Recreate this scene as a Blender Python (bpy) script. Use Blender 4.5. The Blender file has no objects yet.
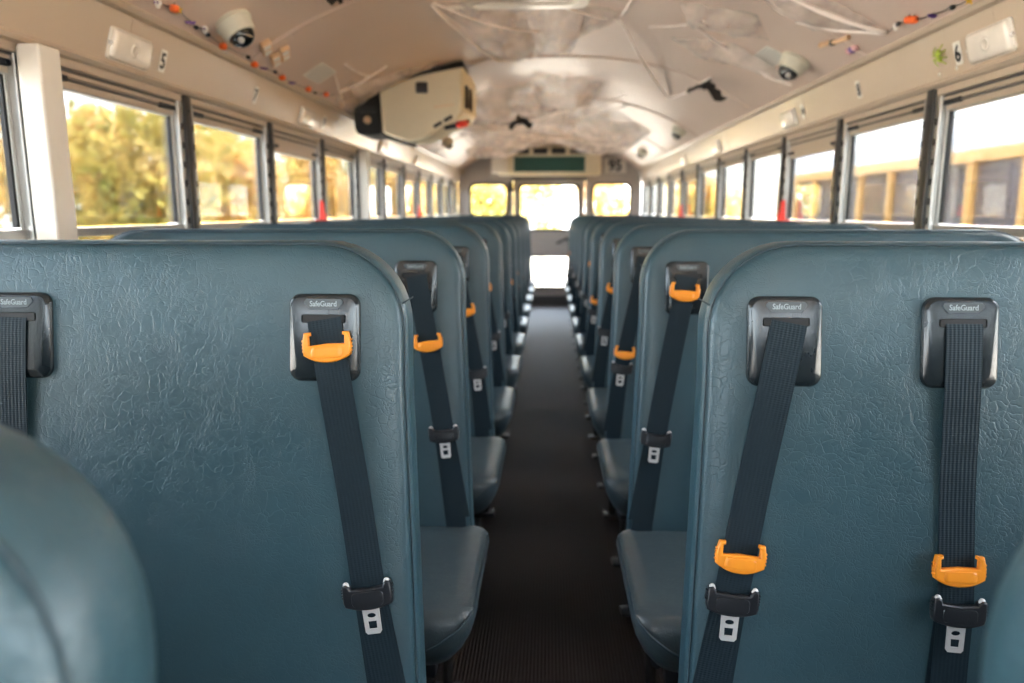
import bpy, bmesh, math, random
from mathutils import Vector, Matrix, noise
R_ = math.radians
scene = bpy.context.scene
COL = scene.collection

# ------------------------------------------------------------------ camera
cam_d = bpy.data.cameras.new('camera')
cam_d.sensor_width = 36.0
cam_d.lens = 740.0/1024*36
cam_d.clip_start = 0.02
cam_d.clip_end = 300
cam_d.dof.use_dof = True
cam_d.dof.focus_distance = 1.02
cam_d.dof.aperture_fstop = 3.4
cam = bpy.data.objects.new('camera', cam_d); COL.objects.link(cam)
cam.location = (0, 0, 1.17)
_a, _p = R_(-2.819), R_(10.0)
_f = Vector((math.sin(_a)*math.cos(_p), math.cos(_a)*math.cos(_p), -math.sin(_p)))
cam.rotation_euler = _f.to_track_quat('-Z', 'Y').to_euler()
scene.camera = cam

# ------------------------------------------------------------------ sky, sun, exposure
w = bpy.data.worlds.new('sky'); scene.world = w; w.use_nodes = True
nt = w.node_tree; nt.nodes.clear()
sky = nt.nodes.new('ShaderNodeTexSky'); sky.sky_type = 'NISHITA'; sky.sun_disc = False
sky.sun_elevation = R_(50); sky.sun_rotation = R_(60)
sky.air_density = 1.0; sky.dust_density = 2.5
hz = nt.nodes.new('ShaderNodeBackground'); hz.inputs[0].default_value = (0.90, 0.95, 1.0, 1); hz.inputs[1].default_value = 1.9
bg = nt.nodes.new('ShaderNodeBackground'); bg.inputs[1].default_value = 0.30
nt.links.new(sky.outputs[0], bg.inputs[0])
ad = nt.nodes.new('ShaderNodeAddShader'); out = nt.nodes.new('ShaderNodeOutputWorld')
nt.links.new(bg.outputs[0], ad.inputs[0]); nt.links.new(hz.outputs[0], ad.inputs[1]); nt.links.new(ad.outputs[0], out.inputs[0])

sun_d = bpy.data.lights.new('sun', 'SUN'); sun_d.energy = 9.0; sun_d.angle = R_(0.6); sun_d.color = (1.0, 0.90, 0.76)
sun = bpy.data.objects.new('sun', sun_d); COL.objects.link(sun)
_sd = Vector((math.cos(R_(62))*0.93, math.cos(R_(62))*0.36, math.sin(R_(62))))     # towards the sun
sun.rotation_euler = _sd.to_track_quat('Z', 'Y').to_euler(); sun.location = (20, 10, 30)

vs = scene.view_settings
vs.view_transform = 'Standard'; vs.look = 'None'; vs.gamma = 1.0; vs.use_curve_mapping = False
vs.exposure = 2.35
scene.render.film_transparent = False
try:
    cy = scene.cycles
    cy.max_bounces = 9; cy.diffuse_bounces = 6; cy.glossy_bounces = 4; cy.transparent_max_bounces = 24
    cy.caustics_reflective = False; cy.caustics_refractive = False
    cy.sample_clamp_indirect = 8.0
except Exception:
    pass

# ------------------------------------------------------------------ materials
def new_mat(name):
    m = bpy.data.materials.new(name); m.use_nodes = True
    m.node_tree.nodes.clear(); return m, m.node_tree
def N(t, kind, **kw):
    n = t.nodes.new(kind)
    for k, v in kw.items():
        if k in n.inputs: n.inputs[k].default_value = v
        else: setattr(n, k, v)
    return n
def pmat(name, col, rough=0.5, metal=0.0, spec=0.5, coat=0.0, noise_amt=0.06, noise_scale=30, bump=None, sheen=0.0, trans=0.0, subsurf=0.0, emit=None):
    """principled material whose colour is softly varied by a noise; bump=(scale, strength)"""
    m, t = new_mat(name)
    o = N(t, 'ShaderNodeOutputMaterial'); b = N(t, 'ShaderNodeBsdfPrincipled')
    t.links.new(b.outputs[0], o.inputs[0])
    b.inputs['Roughness'].default_value = rough; b.inputs['Metallic'].default_value = metal
    b.inputs['Specular IOR Level'].default_value = spec; b.inputs['Coat Weight'].default_value = coat
    b.inputs['Coat Roughness'].default_value = 0.12
    tc = N(t, 'ShaderNodeTexCoord')
    nz = N(t, 'ShaderNodeTexNoise'); nz.inputs['Scale'].default_value = noise_scale; nz.inputs['Detail'].default_value = 4
    t.links.new(tc.outputs['Object'], nz.inputs['Vector'])
    mx = N(t, 'ShaderNodeMix', data_type='RGBA')
    mx.inputs[6].default_value = tuple(max(0, c*(1-noise_amt*2)) for c in col)+(1,)
    mx.inputs[7].default_value = tuple(min(1, c*(1+noise_amt*2)) for c in col)+(1,)
    t.links.new(nz.outputs[0], mx.inputs[0]); t.links.new(mx.outputs[2], b.inputs['Base Color'])
    if bump:
        n2 = N(t, 'ShaderNodeTexNoise'); n2.inputs['Scale'].default_value = bump[0]; n2.inputs['Detail'].default_value = 6
        t.links.new(tc.outputs['Object'], n2.inputs['Vector'])
        bp = N(t, 'ShaderNodeBump'); bp.inputs['Strength'].default_value = bump[1]; bp.inputs['Distance'].default_value = 0.002
        t.links.new(n2.outputs[0], bp.inputs['Height']); t.links.new(bp.outputs[0], b.inputs['Normal'])
    return m

def vinyl(name, col, rough):
    m, t = new_mat(name)
    o = N(t, 'ShaderNodeOutputMaterial'); b = N(t, 'ShaderNodeBsdfPrincipled')
    t.links.new(b.outputs[0], o.inputs[0]); b.inputs['Specular IOR Level'].default_value = 0.55
    tc = N(t, 'ShaderNodeTexCoord')
    warp = N(t, 'ShaderNodeTexNoise'); warp.inputs['Scale'].default_value = 22; warp.inputs['Detail'].default_value = 3
    t.links.new(tc.outputs['Object'], warp.inputs['Vector'])
    sc = N(t, 'ShaderNodeVectorMath', operation='SCALE'); sc.inputs['Scale'].default_value = 0.055
    t.links.new(warp.outputs['Color'], sc.inputs[0])
    av = N(t, 'ShaderNodeVectorMath', operation='ADD')
    t.links.new(tc.outputs['Object'], av.inputs[0]); t.links.new(sc.outputs[0], av.inputs[1])
    v1 = N(t, 'ShaderNodeTexVoronoi', feature='DISTANCE_TO_EDGE'); v1.inputs['Scale'].default_value = 62
    v2 = N(t, 'ShaderNodeTexVoronoi', feature='DISTANCE_TO_EDGE'); v2.inputs['Scale'].default_value = 145
    t.links.new(av.outputs[0], v1.inputs['Vector']); t.links.new(av.outputs[0], v2.inputs['Vector'])
    r1 = N(t, 'ShaderNodeMapRange'); r1.inputs[2].default_value = 0.06
    r2 = N(t, 'ShaderNodeMapRange'); r2.inputs[2].default_value = 0.11
    t.links.new(v1.outputs[0], r1.inputs[0]); t.links.new(v2.outputs[0], r2.inputs[0])
    # creases fade in and out over the hide
    msk = N(t, 'ShaderNodeTexNoise'); msk.inputs['Scale'].default_value = 35
    t.links.new(tc.outputs['Object'], msk.inputs['Vector'])
    mm = N(t, 'ShaderNodeMapRange'); mm.inputs[1].default_value = 0.42; mm.inputs[2].default_value = 0.62
    t.links.new(msk.outputs[0], mm.inputs[0])
    mixh = N(t, 'ShaderNodeMix', data_type='FLOAT')
    t.links.new(mm.outputs[0], mixh.inputs[0]); t.links.new(r2.outputs[0], mixh.inputs[2]); t.links.new(r1.outputs[0], mixh.inputs[3])
    fine = N(t, 'ShaderNodeTexNoise'); fine.inputs['Scale'].default_value = 420; fine.inputs['Detail'].default_value = 2
    t.links.new(tc.outputs['Object'], fine.inputs['Vector'])
    hsum = N(t, 'ShaderNodeMath', operation='MULTIPLY_ADD'); hsum.inputs[1].default_value = 0.45
    t.links.new(fine.outputs[0], hsum.inputs[0]); t.links.new(mixh.outputs[0], hsum.inputs[2])
    big = N(t, 'ShaderNodeTexNoise'); big.inputs['Scale'].default_value = 4.0
    t.links.new(tc.outputs['Object'], big.inputs['Vector'])
    hs2 = N(t, 'ShaderNodeMath', operation='MULTIPLY_ADD'); hs2.inputs[1].default_value = 9.0
    t.links.new(big.outputs[0], hs2.inputs[0]); t.links.new(hsum.outputs[0], hs2.inputs[2])
    bp = N(t, 'ShaderNodeBump'); bp.inputs['Strength'].default_value = 0.42; bp.inputs['Distance'].default_value = 0.0006
    t.links.new(hs2.outputs[0], bp.inputs['Height']); t.links.new(bp.outputs[0], b.inputs['Normal'])
    mx = N(t, 'ShaderNodeMix', data_type='RGBA')
    mx.inputs[6].default_value = tuple(c*0.88 for c in col)+(1,); mx.inputs[7].default_value = tuple(c*1.12 for c in col)+(1,)
    t.links.new(warp.outputs[0], mx.inputs[0]); t.links.new(mx.outputs[2], b.inputs['Base Color'])
    rr = N(t, 'ShaderNodeMapRange'); rr.inputs[3].default_value = rough-0.06; rr.inputs[4].default_value = rough+0.10
    t.links.new(big.outputs[0], rr.inputs[0]); t.links.new(rr.outputs[0], b.inputs['Roughness'])
    return m

def web_mat(name, col):
    m, t = new_mat(name)
    o = N(t, 'ShaderNodeOutputMaterial'); b = N(t, 'ShaderNodeBsdfPrincipled')
    t.links.new(b.outputs[0], o.inputs[0]); b.inputs['Roughness'].default_value = 0.6; b.inputs['Specular IOR Level'].default_value = 0.25
    uv = N(t, 'ShaderNodeTexCoord')
    sep = N(t, 'ShaderNodeSeparateXYZ'); t.links.new(uv.outputs['UV'], sep.inputs[0])
    def wave(sock, freq):
        mu = N(t, 'ShaderNodeMath', operation='MULTIPLY'); mu.inputs[1].default_value = freq*6.2832
        t.links.new(sock, mu.inputs[0]); s = N(t, 'ShaderNodeMath', operation='SINE'); t.links.new(mu.outputs[0], s.inputs[0]); return s
    a = wave(sep.outputs[0], 9); c = wave(sep.outputs[1], 330)
    mu = N(t, 'ShaderNodeMath', operation='MULTIPLY_ADD'); mu.inputs[1].default_value = 0.5
    t.links.new(c.outputs[0], mu.inputs[0]); t.links.new(a.outputs[0], mu.inputs[2])
    bp = N(t, 'ShaderNodeBump'); bp.inputs['Strength'].default_value = 0.35; bp.inputs['Distance'].default_value = 0.0004
    t.links.new(mu.outputs[0], bp.inputs['Height']); t.links.new(bp.outputs[0], b.inputs['Normal'])
    mr = N(t, 'ShaderNodeMapRange'); mr.inputs[1].default_value = -1.5; mr.inputs[2].default_value = 1.5
    t.links.new(mu.outputs[0], mr.inputs[0])
    mx = N(t, 'ShaderNodeMix', data_type='RGBA')
    mx.inputs[6].default_value = tuple(c_*0.88 for c_ in col)+(1,); mx.inputs[7].default_value = tuple(c_*1.12 for c_ in col)+(1,)
    t.links.new(mr.outputs[0], mx.inputs[0]); t.links.new(mx.outputs[2], b.inputs['Base Color'])
    return m

def glass_mat(name, tint=(1, 1, 1), refl=0.9):
    m, t = new_mat(name)
    o = N(t, 'ShaderNodeOutputMaterial'); tr = N(t, 'ShaderNodeBsdfTransparent'); gl = N(t, 'ShaderNodeBsdfGlossy')
    tr.inputs[0].default_value = tuple(tint)+(1,); gl.inputs['Roughness'].default_value = 0.02
    fr = N(t, 'ShaderNodeFresnel'); fr.inputs[0].default_value = 1.45
    mu = N(t, 'ShaderNodeMath', operation='MULTIPLY'); mu.inputs[1].default_value = refl
    mx = N(t, 'ShaderNodeMixShader')
    t.links.new(fr.outputs[0], mu.inputs[0]); t.links.new(mu.outputs[0], mx.inputs[0])
    t.links.new(tr.outputs[0], mx.inputs[1]); t.links.new(gl.outputs[0], mx.inputs[2]); t.links.new(mx.outputs[0], o.inputs[0])
    return m

def gauze_mat(name, col, lo, hi, scale):
    m, t = new_mat(name)
    o = N(t, 'ShaderNodeOutputMaterial'); tr = N(t, 'ShaderNodeBsdfTransparent'); df = N(t, 'ShaderNodeBsdfDiffuse')
    df.inputs[0].default_value = tuple(col)+(1,)
    tl = N(t, 'ShaderNodeBsdfTranslucent'); tl.inputs[0].default_value = tuple(col)+(1,)
    m0 = N(t, 'ShaderNodeMixShader'); m0.inputs[0].default_value = 0.35
    t.links.new(df.outputs[0], m0.inputs[1]); t.links.new(tl.outputs[0], m0.inputs[2])
    tc = N(t, 'ShaderNodeTexCoord')
    mp = N(t, 'ShaderNodeMapping'); mp.inputs['Scale'].default_value = (1, 0.35, 1)
    nz = N(t, 'ShaderNodeTexNoise'); nz.inputs['Scale'].default_value = scale; nz.inputs['Detail'].default_value = 5
    t.links.new(tc.outputs['Object'], mp.inputs[0]); t.links.new(mp.outputs[0], nz.inputs['Vector'])
    mr = N(t, 'ShaderNodeMapRange'); mr.inputs[1].default_value = 0.35; mr.inputs[2].default_value = 0.68
    mr.inputs[3].default_value = lo; mr.inputs[4].default_value = hi
    t.links.new(nz.outputs[0], mr.inputs[0])
    mx = N(t, 'ShaderNodeMixShader'); t.links.new(mr.outputs[0], mx.inputs[0])
    t.links.new(tr.outputs[0], mx.inputs[1]); t.links.new(m0.outputs[0], mx.inputs[2]); t.links.new(mx.outputs[0], o.inputs[0])
    return m

def floor_mat():
    m, t = new_mat('ribbed_rubber')
    o = N(t, 'ShaderNodeOutputMaterial'); b = N(t, 'ShaderNodeBsdfPrincipled'); t.links.new(b.outputs[0], o.inputs[0])
    tc = N(t, 'ShaderNodeTexCoord'); sep = N(t, 'ShaderNodeSeparateXYZ'); t.links.new(tc.outputs['Object'], sep.inputs[0])
    mu = N(t, 'ShaderNodeMath', operation='MULTIPLY'); mu.inputs[1].default_value = 6.2832/0.0095
    t.links.new(sep.outputs[0], mu.inputs[0]); s = N(t, 'ShaderNodeMath', operation='SINE'); t.links.new(mu.outputs[0], s.inputs[0])
    bp = N(t, 'ShaderNodeBump'); bp.inputs['Strength'].default_value = 0.8; bp.inputs['Distance'].default_value = 0.0016
    t.links.new(s.outputs[0], bp.inputs['Height']); t.links.new(bp.outputs[0], b.inputs['Normal'])
    nz = N(t, 'ShaderNodeTexNoise'); nz.inputs['Scale'].default_value = 2.2; nz.inputs['Detail'].default_value = 8
    t.links.new(tc.outputs['Object'], nz.inputs['Vector'])
    mx = N(t, 'ShaderNodeMix', data_type='RGBA')
    mx.inputs[6].default_value = (0.007, 0.0045, 0.004, 1); mx.inputs[7].default_value = (0.024, 0.016, 0.014, 1)
    t.links.new(nz.outputs[0], mx.inputs[0]); t.links.new(mx.outputs[2], b.inputs['Base Color'])
    b.inputs['Roughness'].default_value = 0.50; b.inputs['Specular IOR Level'].default_value = 0.30
    return m

def leaf_mat(name, c1, c2, c3):
    m, t = new_mat(name)
    o = N(t, 'ShaderNodeOutputMaterial')
    tc = N(t, 'ShaderNodeTexCoord'); nz = N(t, 'ShaderNodeTexNoise'); nz.inputs['Scale'].default_value = 0.9; nz.inputs['Detail'].default_value = 5
    t.links.new(tc.outputs['Object'], nz.inputs['Vector'])
    cr = N(t, 'ShaderNodeValToRGB')
    cr.color_ramp.elements[0].position = 0.36; cr.color_ramp.elements[0].color = c1+(1,)
    cr.color_ramp.elements[1].position = 0.64; cr.color_ramp.elements[1].color = c3+(1,)
    e = cr.color_ramp.elements.new(0.5); e.color = c2+(1,)
    t.links.new(nz.outputs[0], cr.inputs[0])
    df = N(t, 'ShaderNodeBsdfDiffuse'); tl = N(t, 'ShaderNodeBsdfTranslucent'); mx = N(t, 'ShaderNodeMixShader'); mx.inputs[0].default_value = 0.5
    t.links.new(cr.outputs[0], df.inputs[0]); t.links.new(cr.outputs[0], tl.inputs[0])
    t.links.new(df.outputs[0], mx.inputs[1]); t.links.new(tl.outputs[0], mx.inputs[2]); t.links.new(mx.outputs[0], o.inputs[0])
    return m

M = {}
M['vinyl'] = vinyl('teal_vinyl', (0.030, 0.069, 0.086), 0.34)
M['vinyl_warm_tint'] = vinyl('teal_vinyl_ceiling_sheen', (0.046, 0.068, 0.078), 0.29)  # cushion copy of the seat vinyl, warm ceiling reflection mixed into its colour
M['thread'] = pmat('seam_thread', (0.022, 0.045, 0.058), 0.6)
M['web'] = web_mat('belt_webbing', (0.006, 0.016, 0.023))
M['orange'] = pmat('orange_plastic', (0.90, 0.30, 0.02), 0.38, spec=0.5, noise_amt=0.02)
M['black'] = pmat('black_plastic', (0.014, 0.015, 0.018), 0.33, noise_amt=0.05, bump=(600, 0.15))
M['gloss_black'] = pmat('gloss_black_plastic', (0.012, 0.017, 0.020), 0.20, spec=0.5, coat=0.2)
M['badge'] = pmat('badge_grey', (0.05, 0.06, 0.065), 0.3)
M['badge_ink'] = pmat('badge_letter', (0.30, 0.35, 0.36), 0.35)
M['steel'] = pmat('bright_steel', (0.66, 0.64, 0.62), 0.42, metal=0.45)
M['cream'] = pmat('cream_paint', (0.52, 0.42, 0.32), 0.34, coat=0.25, noise_amt=0.03, noise_scale=3)
M['ceil'] = pmat('ceiling_paint', (0.64, 0.505, 0.430), 0.44, spec=0.45, coat=0.10, noise_amt=0.03, noise_scale=2.5)
M['post'] = pmat('post_paint', (0.78, 0.73, 0.65), 0.35, coat=0.2, noise_amt=0.02)
M['wall'] = pmat('wall_paint', (0.55, 0.50, 0.43), 0.45, noise_amt=0.03)
M['alu'] = pmat('aluminium', (0.45, 0.44, 0.42), 0.35, metal=0.85)
M['darkalu'] = pmat('dark_anodised', (0.055, 0.055, 0.055), 0.38, metal=0.5)
M['dark'] = pmat('dark_void', (0.012, 0.012, 0.012), 0.7)
M['lens'] = pmat('lamp_lens', (0.80, 0.74, 0.66), 0.15, spec=0.6, coat=0.4, bump=(200, 0.4))
M['white'] = pmat('white_sticker', (0.80, 0.78, 0.72), 0.4, noise_amt=0.02)
M['ink'] = pmat('black_ink', (0.012, 0.012, 0.012), 0.5)
M['red'] = pmat('red_plastic', (0.85, 0.04, 0.02), 0.4)
M['glass'] = glass_mat('window_glass', (0.97, 0.985, 0.98))
M['rubber'] = floor_mat()
M['paper'] = pmat('black_paper', (0.012, 0.011, 0.011), 0.6)
M['green_screen'] = pmat('green_filter', (0.006, 0.06, 0.045), 0.5, bump=(500, 0.5))
M['grey_paint'] = pmat('grey_door_paint', (0.42, 0.38, 0.35), 0.4)
M['grey_dark'] = pmat('grey_dark_paint', (0.10, 0.09, 0.085), 0.45)
M['ac_cream'] = pmat('ac_cream', (0.72, 0.64, 0.47), 0.35, noise_amt=0.02)
M['web_cotton'] = gauze_mat('cobweb_cotton', (0.86, 0.78, 0.73), 0.16, 0.85, 6)
M['web_strand'] = pmat('cobweb_strand', (0.84, 0.76, 0.71), 0.8)
M['gr_orange'] = pmat('bead_orange', (0.85, 0.14, 0.02), 0.35)
M['gr_purple'] = pmat('bead_purple', (0.12, 0.05, 0.22), 0.4)
M['gr_black'] = pmat('bead_black', (0.02, 0.02, 0.02), 0.35)
M['gr_white'] = pmat('bead_white', (0.82, 0.78, 0.74), 0.4)
M['gr_yellow'] = pmat('bead_yellow', (0.80, 0.50, 0.05), 0.4)
M['tan'] = pmat('tan_card', (0.75, 0.50, 0.30), 0.5)
M['pink'] = pmat('pink_card', (0.70, 0.42, 0.42), 0.5)
M['spider'] = pmat('green_plastic', (0.38, 0.50, 0.04), 0.4)
M['camhouse'] = pmat('camera_housing', (0.62, 0.60, 0.50), 0.4)
M['bus_yellow'] = pmat('bus_yellow', (0.88, 0.52, 0.18), 0.35, coat=0.3)
M['bus_white'] = pmat('bus_white', (0.80, 0.80, 0.80), 0.4)
M['bus_glass'] = pmat('bus_tinted_glass', (0.16, 0.15, 0.18), 0.08, spec=0.8)
M['ground'] = pmat('pale_concrete', (0.52, 0.48, 0.42), 0.9, noise_amt=0.15, noise_scale=1.5)
M['bark'] = pmat('bark', (0.16, 0.11, 0.08), 0.9, bump=(20, 1.0))
M['leaf_gold'] = leaf_mat('leaf_gold', (0.34, 0.27, 0.07), (0.68, 0.47, 0.15), (0.88, 0.68, 0.38))
M['leaf_green'] = leaf_mat('leaf_green', (0.22, 0.23, 0.06), (0.52, 0.43, 0.12), (0.80, 0.62, 0.28))
M['house_wall'] = pmat('house_wall', (0.82, 0.78, 0.72), 0.8)
M['house_roof'] = pmat('house_roof', (0.30, 0.13, 0.08), 0.8)
M['chrome'] = pmat('leg_chrome', (0.12, 0.12, 0.12), 0.22, metal=0.8)

# ------------------------------------------------------------------ mesh helpers
def link_mesh(name, me, mat, parent=None, smooth=False, loc=(0, 0, 0)):
    o = bpy.data.objects.new(name, me); COL.objects.link(o)
    if mat is not None and not me.materials:
        for x in (mat if isinstance(mat, (list, tuple)) else [mat]): me.materials.append(x)
    if parent is not None: o.parent = parent
    o.location = loc
    return o
def obj(name, bm, mat, parent=None, smooth=False, loc=(0, 0, 0), angle=None):
    bmesh.ops.recalc_face_normals(bm, faces=bm.faces)
    me = bpy.data.meshes.new(name); bm.to_mesh(me); bm.free()
    if smooth:
        for p in me.polygons: p.use_smooth = True
        if angle is not None:
            me.set_sharp_from_angle(angle=R_(angle))
    return link_mesh(name, me, mat, parent, smooth, loc)
def tag(o, label=None, cat=None, group=None, kind=None):
    if label: o['label'] = label
    if cat: o['category'] = cat
    if group: o['group'] = group
    if kind: o['kind'] = kind
    return o
def empty(name, loc=(0, 0, 0), rot=(0, 0, 0), parent=None):
    o = bpy.data.objects.new(name, None); COL.objects.link(o); o.location = loc; o.rotation_euler = rot
    o.empty_display_size = 0.05
    if parent: o.parent = parent
    return o
def box(bm, c, s, mat=None, bev=0.0, mi=0, seg=2):
    """box centred c with size s, bevelled, optional 4x4 transform"""
    g = bmesh.ops.create_cube(bm, size=1.0)
    vs_ = g['verts']
    for v in vs_: v.co = Vector((v.co.x*s[0], v.co.y*s[1], v.co.z*s[2]))
    fs = set(f for v in vs_ for f in v.link_faces)
    if bev > 0:
        es = list(set(e for v in vs_ for e in v.link_edges))
        r = bmesh.ops.bevel(bm, geom=es, offset=bev, segments=seg, affect='EDGES', profile=0.5)
        vs_ = list(set(v for f in r['faces'] for v in f.verts) | set(v for v in vs_ if v.is_valid))
        fs = set(f for v in vs_ for f in v.link_faces)
    for v in vs_:
        v.co = v.co + Vector(c) if mat is None else mat @ (v.co + Vector(c))
    for f in fs: f.material_index = mi
    return vs_
def tube(bm, pts, r, n=8, caps=True, closed=False):
    pts = [Vector(p) for p in pts]; rs = r if isinstance(r, (list, tuple)) else [r]*len(pts)
    rings = []; prev = None
    for i, p in enumerate(pts):
        if closed: d = (pts[(i+1) % len(pts)]-pts[i-1])
        else: d = (pts[min(i+1, len(pts)-1)]-pts[max(i-1, 0)])
        d.normalize()
        if prev is None:
            up = Vector((0, 0, 1)) if abs(d.z) < 0.9 else Vector((1, 0, 0))
            x = d.cross(up).normalized()
        else:
            x = (prev-d*prev.dot(d)).normalized()
        y = d.cross(x); prev = x
        rings.append([bm.verts.new(p+(x*math.cos(t)+y*math.sin(t))*rs[i]) for t in [2*math.pi*k/n for k in range(n)]])
    m = len(rings)
    for i in range(m if closed else m-1):
        a, b = rings[i], rings[(i+1) % m]
        for k in range(n): bm.faces.new((a[k], a[(k+1) % n], b[(k+1) % n], b[k]))
    if caps and not closed:
        bm.faces.new(rings[0][::-1]); bm.faces.new(rings[-1])
def lathe(bm, prof, n=24, mat=None):
    """prof = [(r, z)...] turned about Z"""
    rings = []
    for r, z in prof:
        if r < 1e-6: rings.append([bm.verts.new((0, 0, z))])
        else: rings.append([bm.verts.new((r*math.cos(2*math.pi*k/n), r*math.sin(2*math.pi*k/n), z)) for k in range(n)])
    new = [v for rg in rings for v in rg]
    for a, b in zip(rings, rings[1:]):
        for k in range(n):
            q = [a[k % len(a)], a[(k+1) % len(a)], b[(k+1) % len(b)], b[k % len(b)]]
            u = []
            for v in q:
                if v not in u: u.append(v)
            if len(u) >= 3: bm.faces.new(u)
    if len(rings[0]) > 1: bm.faces.new(rings[0][::-1])
    if len(rings[-1]) > 1: bm.faces.new(rings[-1])
    if mat is not None:
        for v in new: v.co = mat @ v.co
    return new
def loft(bm, loops, cap0=True, cap1=True):
    rr = [[bm.verts.new(p) for p in lp] for lp in loops]
    n = len(rr[0])
    for a, b in zip(rr, rr[1:]):
        for k in range(n): bm.faces.new((a[k], a[(k+1) % n], b[(k+1) % n], b[k]))
    if cap0: bm.faces.new(rr[0][::-1])
    if cap1: bm.faces.new(rr[-1])
    return rr
def prism(bm, poly, y0, y1, mat=None):
    """poly in XZ extruded from y0 to y1"""
    a = [bm.verts.new((x, y0, z)) for x, z in poly]; b = [bm.verts.new((x, y1, z)) for x, z in poly]
    n = len(poly)
    for k in range(n): bm.faces.new((a[k], a[(k+1) % n], b[(k+1) % n], b[k]))
    bm.faces.new(a[::-1]); bm.faces.new(b)
    if mat is not None:
        for v in a+b: v.co = mat @ v.co
def curve_shape(loops, depth, bev=0.0, res=1):
    """filled outline with holes in XY, thickness along Z; returns mesh data"""
    cu = bpy.data.curves.new('outline', 'CURVE'); cu.dimensions = '2D'; cu.fill_mode = 'BOTH'
    cu.extrude = max(0.0, depth/2-bev); cu.bevel_depth = bev; cu.bevel_resolution = res
    if bev: cu.offset = -bev
    for lp in loops:
        s = cu.splines.new('POLY'); s.points.add(len(lp)-1); s.use_cyclic_u = True
        for p, q in zip(s.points, lp): p.co = (q[0], q[1], 0, 1)
    o = bpy.data.objects.new('tmp_outline', cu)
    me = bpy.data.meshes.new_from_object(o)
    bpy.data.objects.remove(o); bpy.data.curves.remove(cu)
    return me
def text_mesh(s, size, depth=0.0004, xs=1.0, bold=0.012):
    cu = bpy.data.curves.new('letters', 'FONT'); cu.body = s; cu.size = size; cu.extrude = depth/2
    cu.align_x = 'CENTER'; cu.align_y = 'CENTER'; cu.resolution_u = 3; cu.offset = size*bold
    o = bpy.data.objects.new('tmp_letters', cu)
    me = bpy.data.meshes.new_from_object(o)
    bpy.data.objects.remove(o); bpy.data.curves.remove(cu)
    for v in me.vertices: v.co.x *= xs
    return me
def place(o, M4):
    o.matrix_local = M4
    return o
def frame4(origin, xa, ya):
    """matrix whose local X, Y lie along xa, ya and Z = X x Y"""
    x = Vector(xa).normalized(); z = x.cross(Vector(ya)).normalized(); y = z.cross(x)
    m = Matrix((x, y, z)).transposed().to_4x4(); m.translation = Vector(origin); return m
def rrect(w_, h_, r, n=6, cx=0, cz=0):
    pts = []
    for (sx, sz, a0) in ((1, 1, 0), (-1, 1, 90), (-1, -1, 180), (1, -1, 270)):
        for k in range(n+1):
            a = R_(a0+90*k/n)
            pts.append((cx+sx*(w_/2-r)+r*math.cos(a), cz+sz*(h_/2-r)+r*math.sin(a)))
    return pts

# ------------------------------------------------------------------ the bus shell (X across, Y to the rear, Z up; floor 0)
WX = 1.15; Y0 = -2.2; Y1 = 9.45
PIL = [1.66+0.71*k for k in range(-5, 11)]               # pillars between the side windows
SILL = 0.80; HEAD = 1.545
CW = 1.085
def ceilz(x): return 1.69+0.29*(1-(min(abs(x), CW)/1.08)**2.6)
def ceildz(x): return -0.29*2.6*(abs(x)/1.08)**1.6/1.08*(1 if x > 0 else -1)

bm = bmesh.new(); box(bm, (0, (Y0+Y1)/2, -0.03), (2*WX+0.1, Y1-Y0+0.2, 0.06))
tag(obj('floor', bm, M['rubber']), 'black ribbed rubber floor of the aisle', kind='structure')

bm = bmesh.new()
NX = 40; ys = [Y0-0.05+(Y1-Y0+0.1)*k/60 for k in range(61)]
lo = [];
for y in ys:
    row = [bm.verts.new((x, y, ceilz(x))) for x in [-CW+2*CW*i/NX for i in range(NX+1)]]
    lo.append(row)
for a, b in zip(lo, lo[1:]):
    for i in range(NX): bm.faces.new((a[i], b[i], b[i+1], a[i+1]))
g = bmesh.ops.extrude_face_region(bm, geom=list(bm.faces))
for v in [e for e in g['geom'] if isinstance(e, bmesh.types.BMVert)]: v.co.z += 0.06
ceiling = obj('ceiling', bm, M['ceil'], smooth=True, angle=40); tag(ceiling, kind='structure')
# roof bows: shallow pressed ribs across the ceiling, one per section
for k, y in enumerate([PIL[0]+1.42*i+0.35 for i in range(8)]):
    bm = bmesh.new(); lp = []
    for i in range(31):
        x = -1.07+2.14*i/30
        lp.append([(x, y-0.022, ceilz(x)+0.004), (x, y-0.012, ceilz(x)-0.007), (x, y+0.012, ceilz(x)-0.007), (x, y+0.022, ceilz(x)+0.004)])
    loft(bm, lp); obj('roof_rib', bm, M['ceil'], ceiling, smooth=True, angle=50)
    bm = bmesh.new()
    for i in range(20):
        x = -1.03+2.06*i/19
        lathe(bm, [(0.005, 0.002), (0.004, -0.002), (0, -0.0035)], 8, Matrix.Translation((x, y+0.035, ceilz(x)-0.001)))
    obj('rivet_row', bm, M['ceil'], ceiling, smooth=True)

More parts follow.
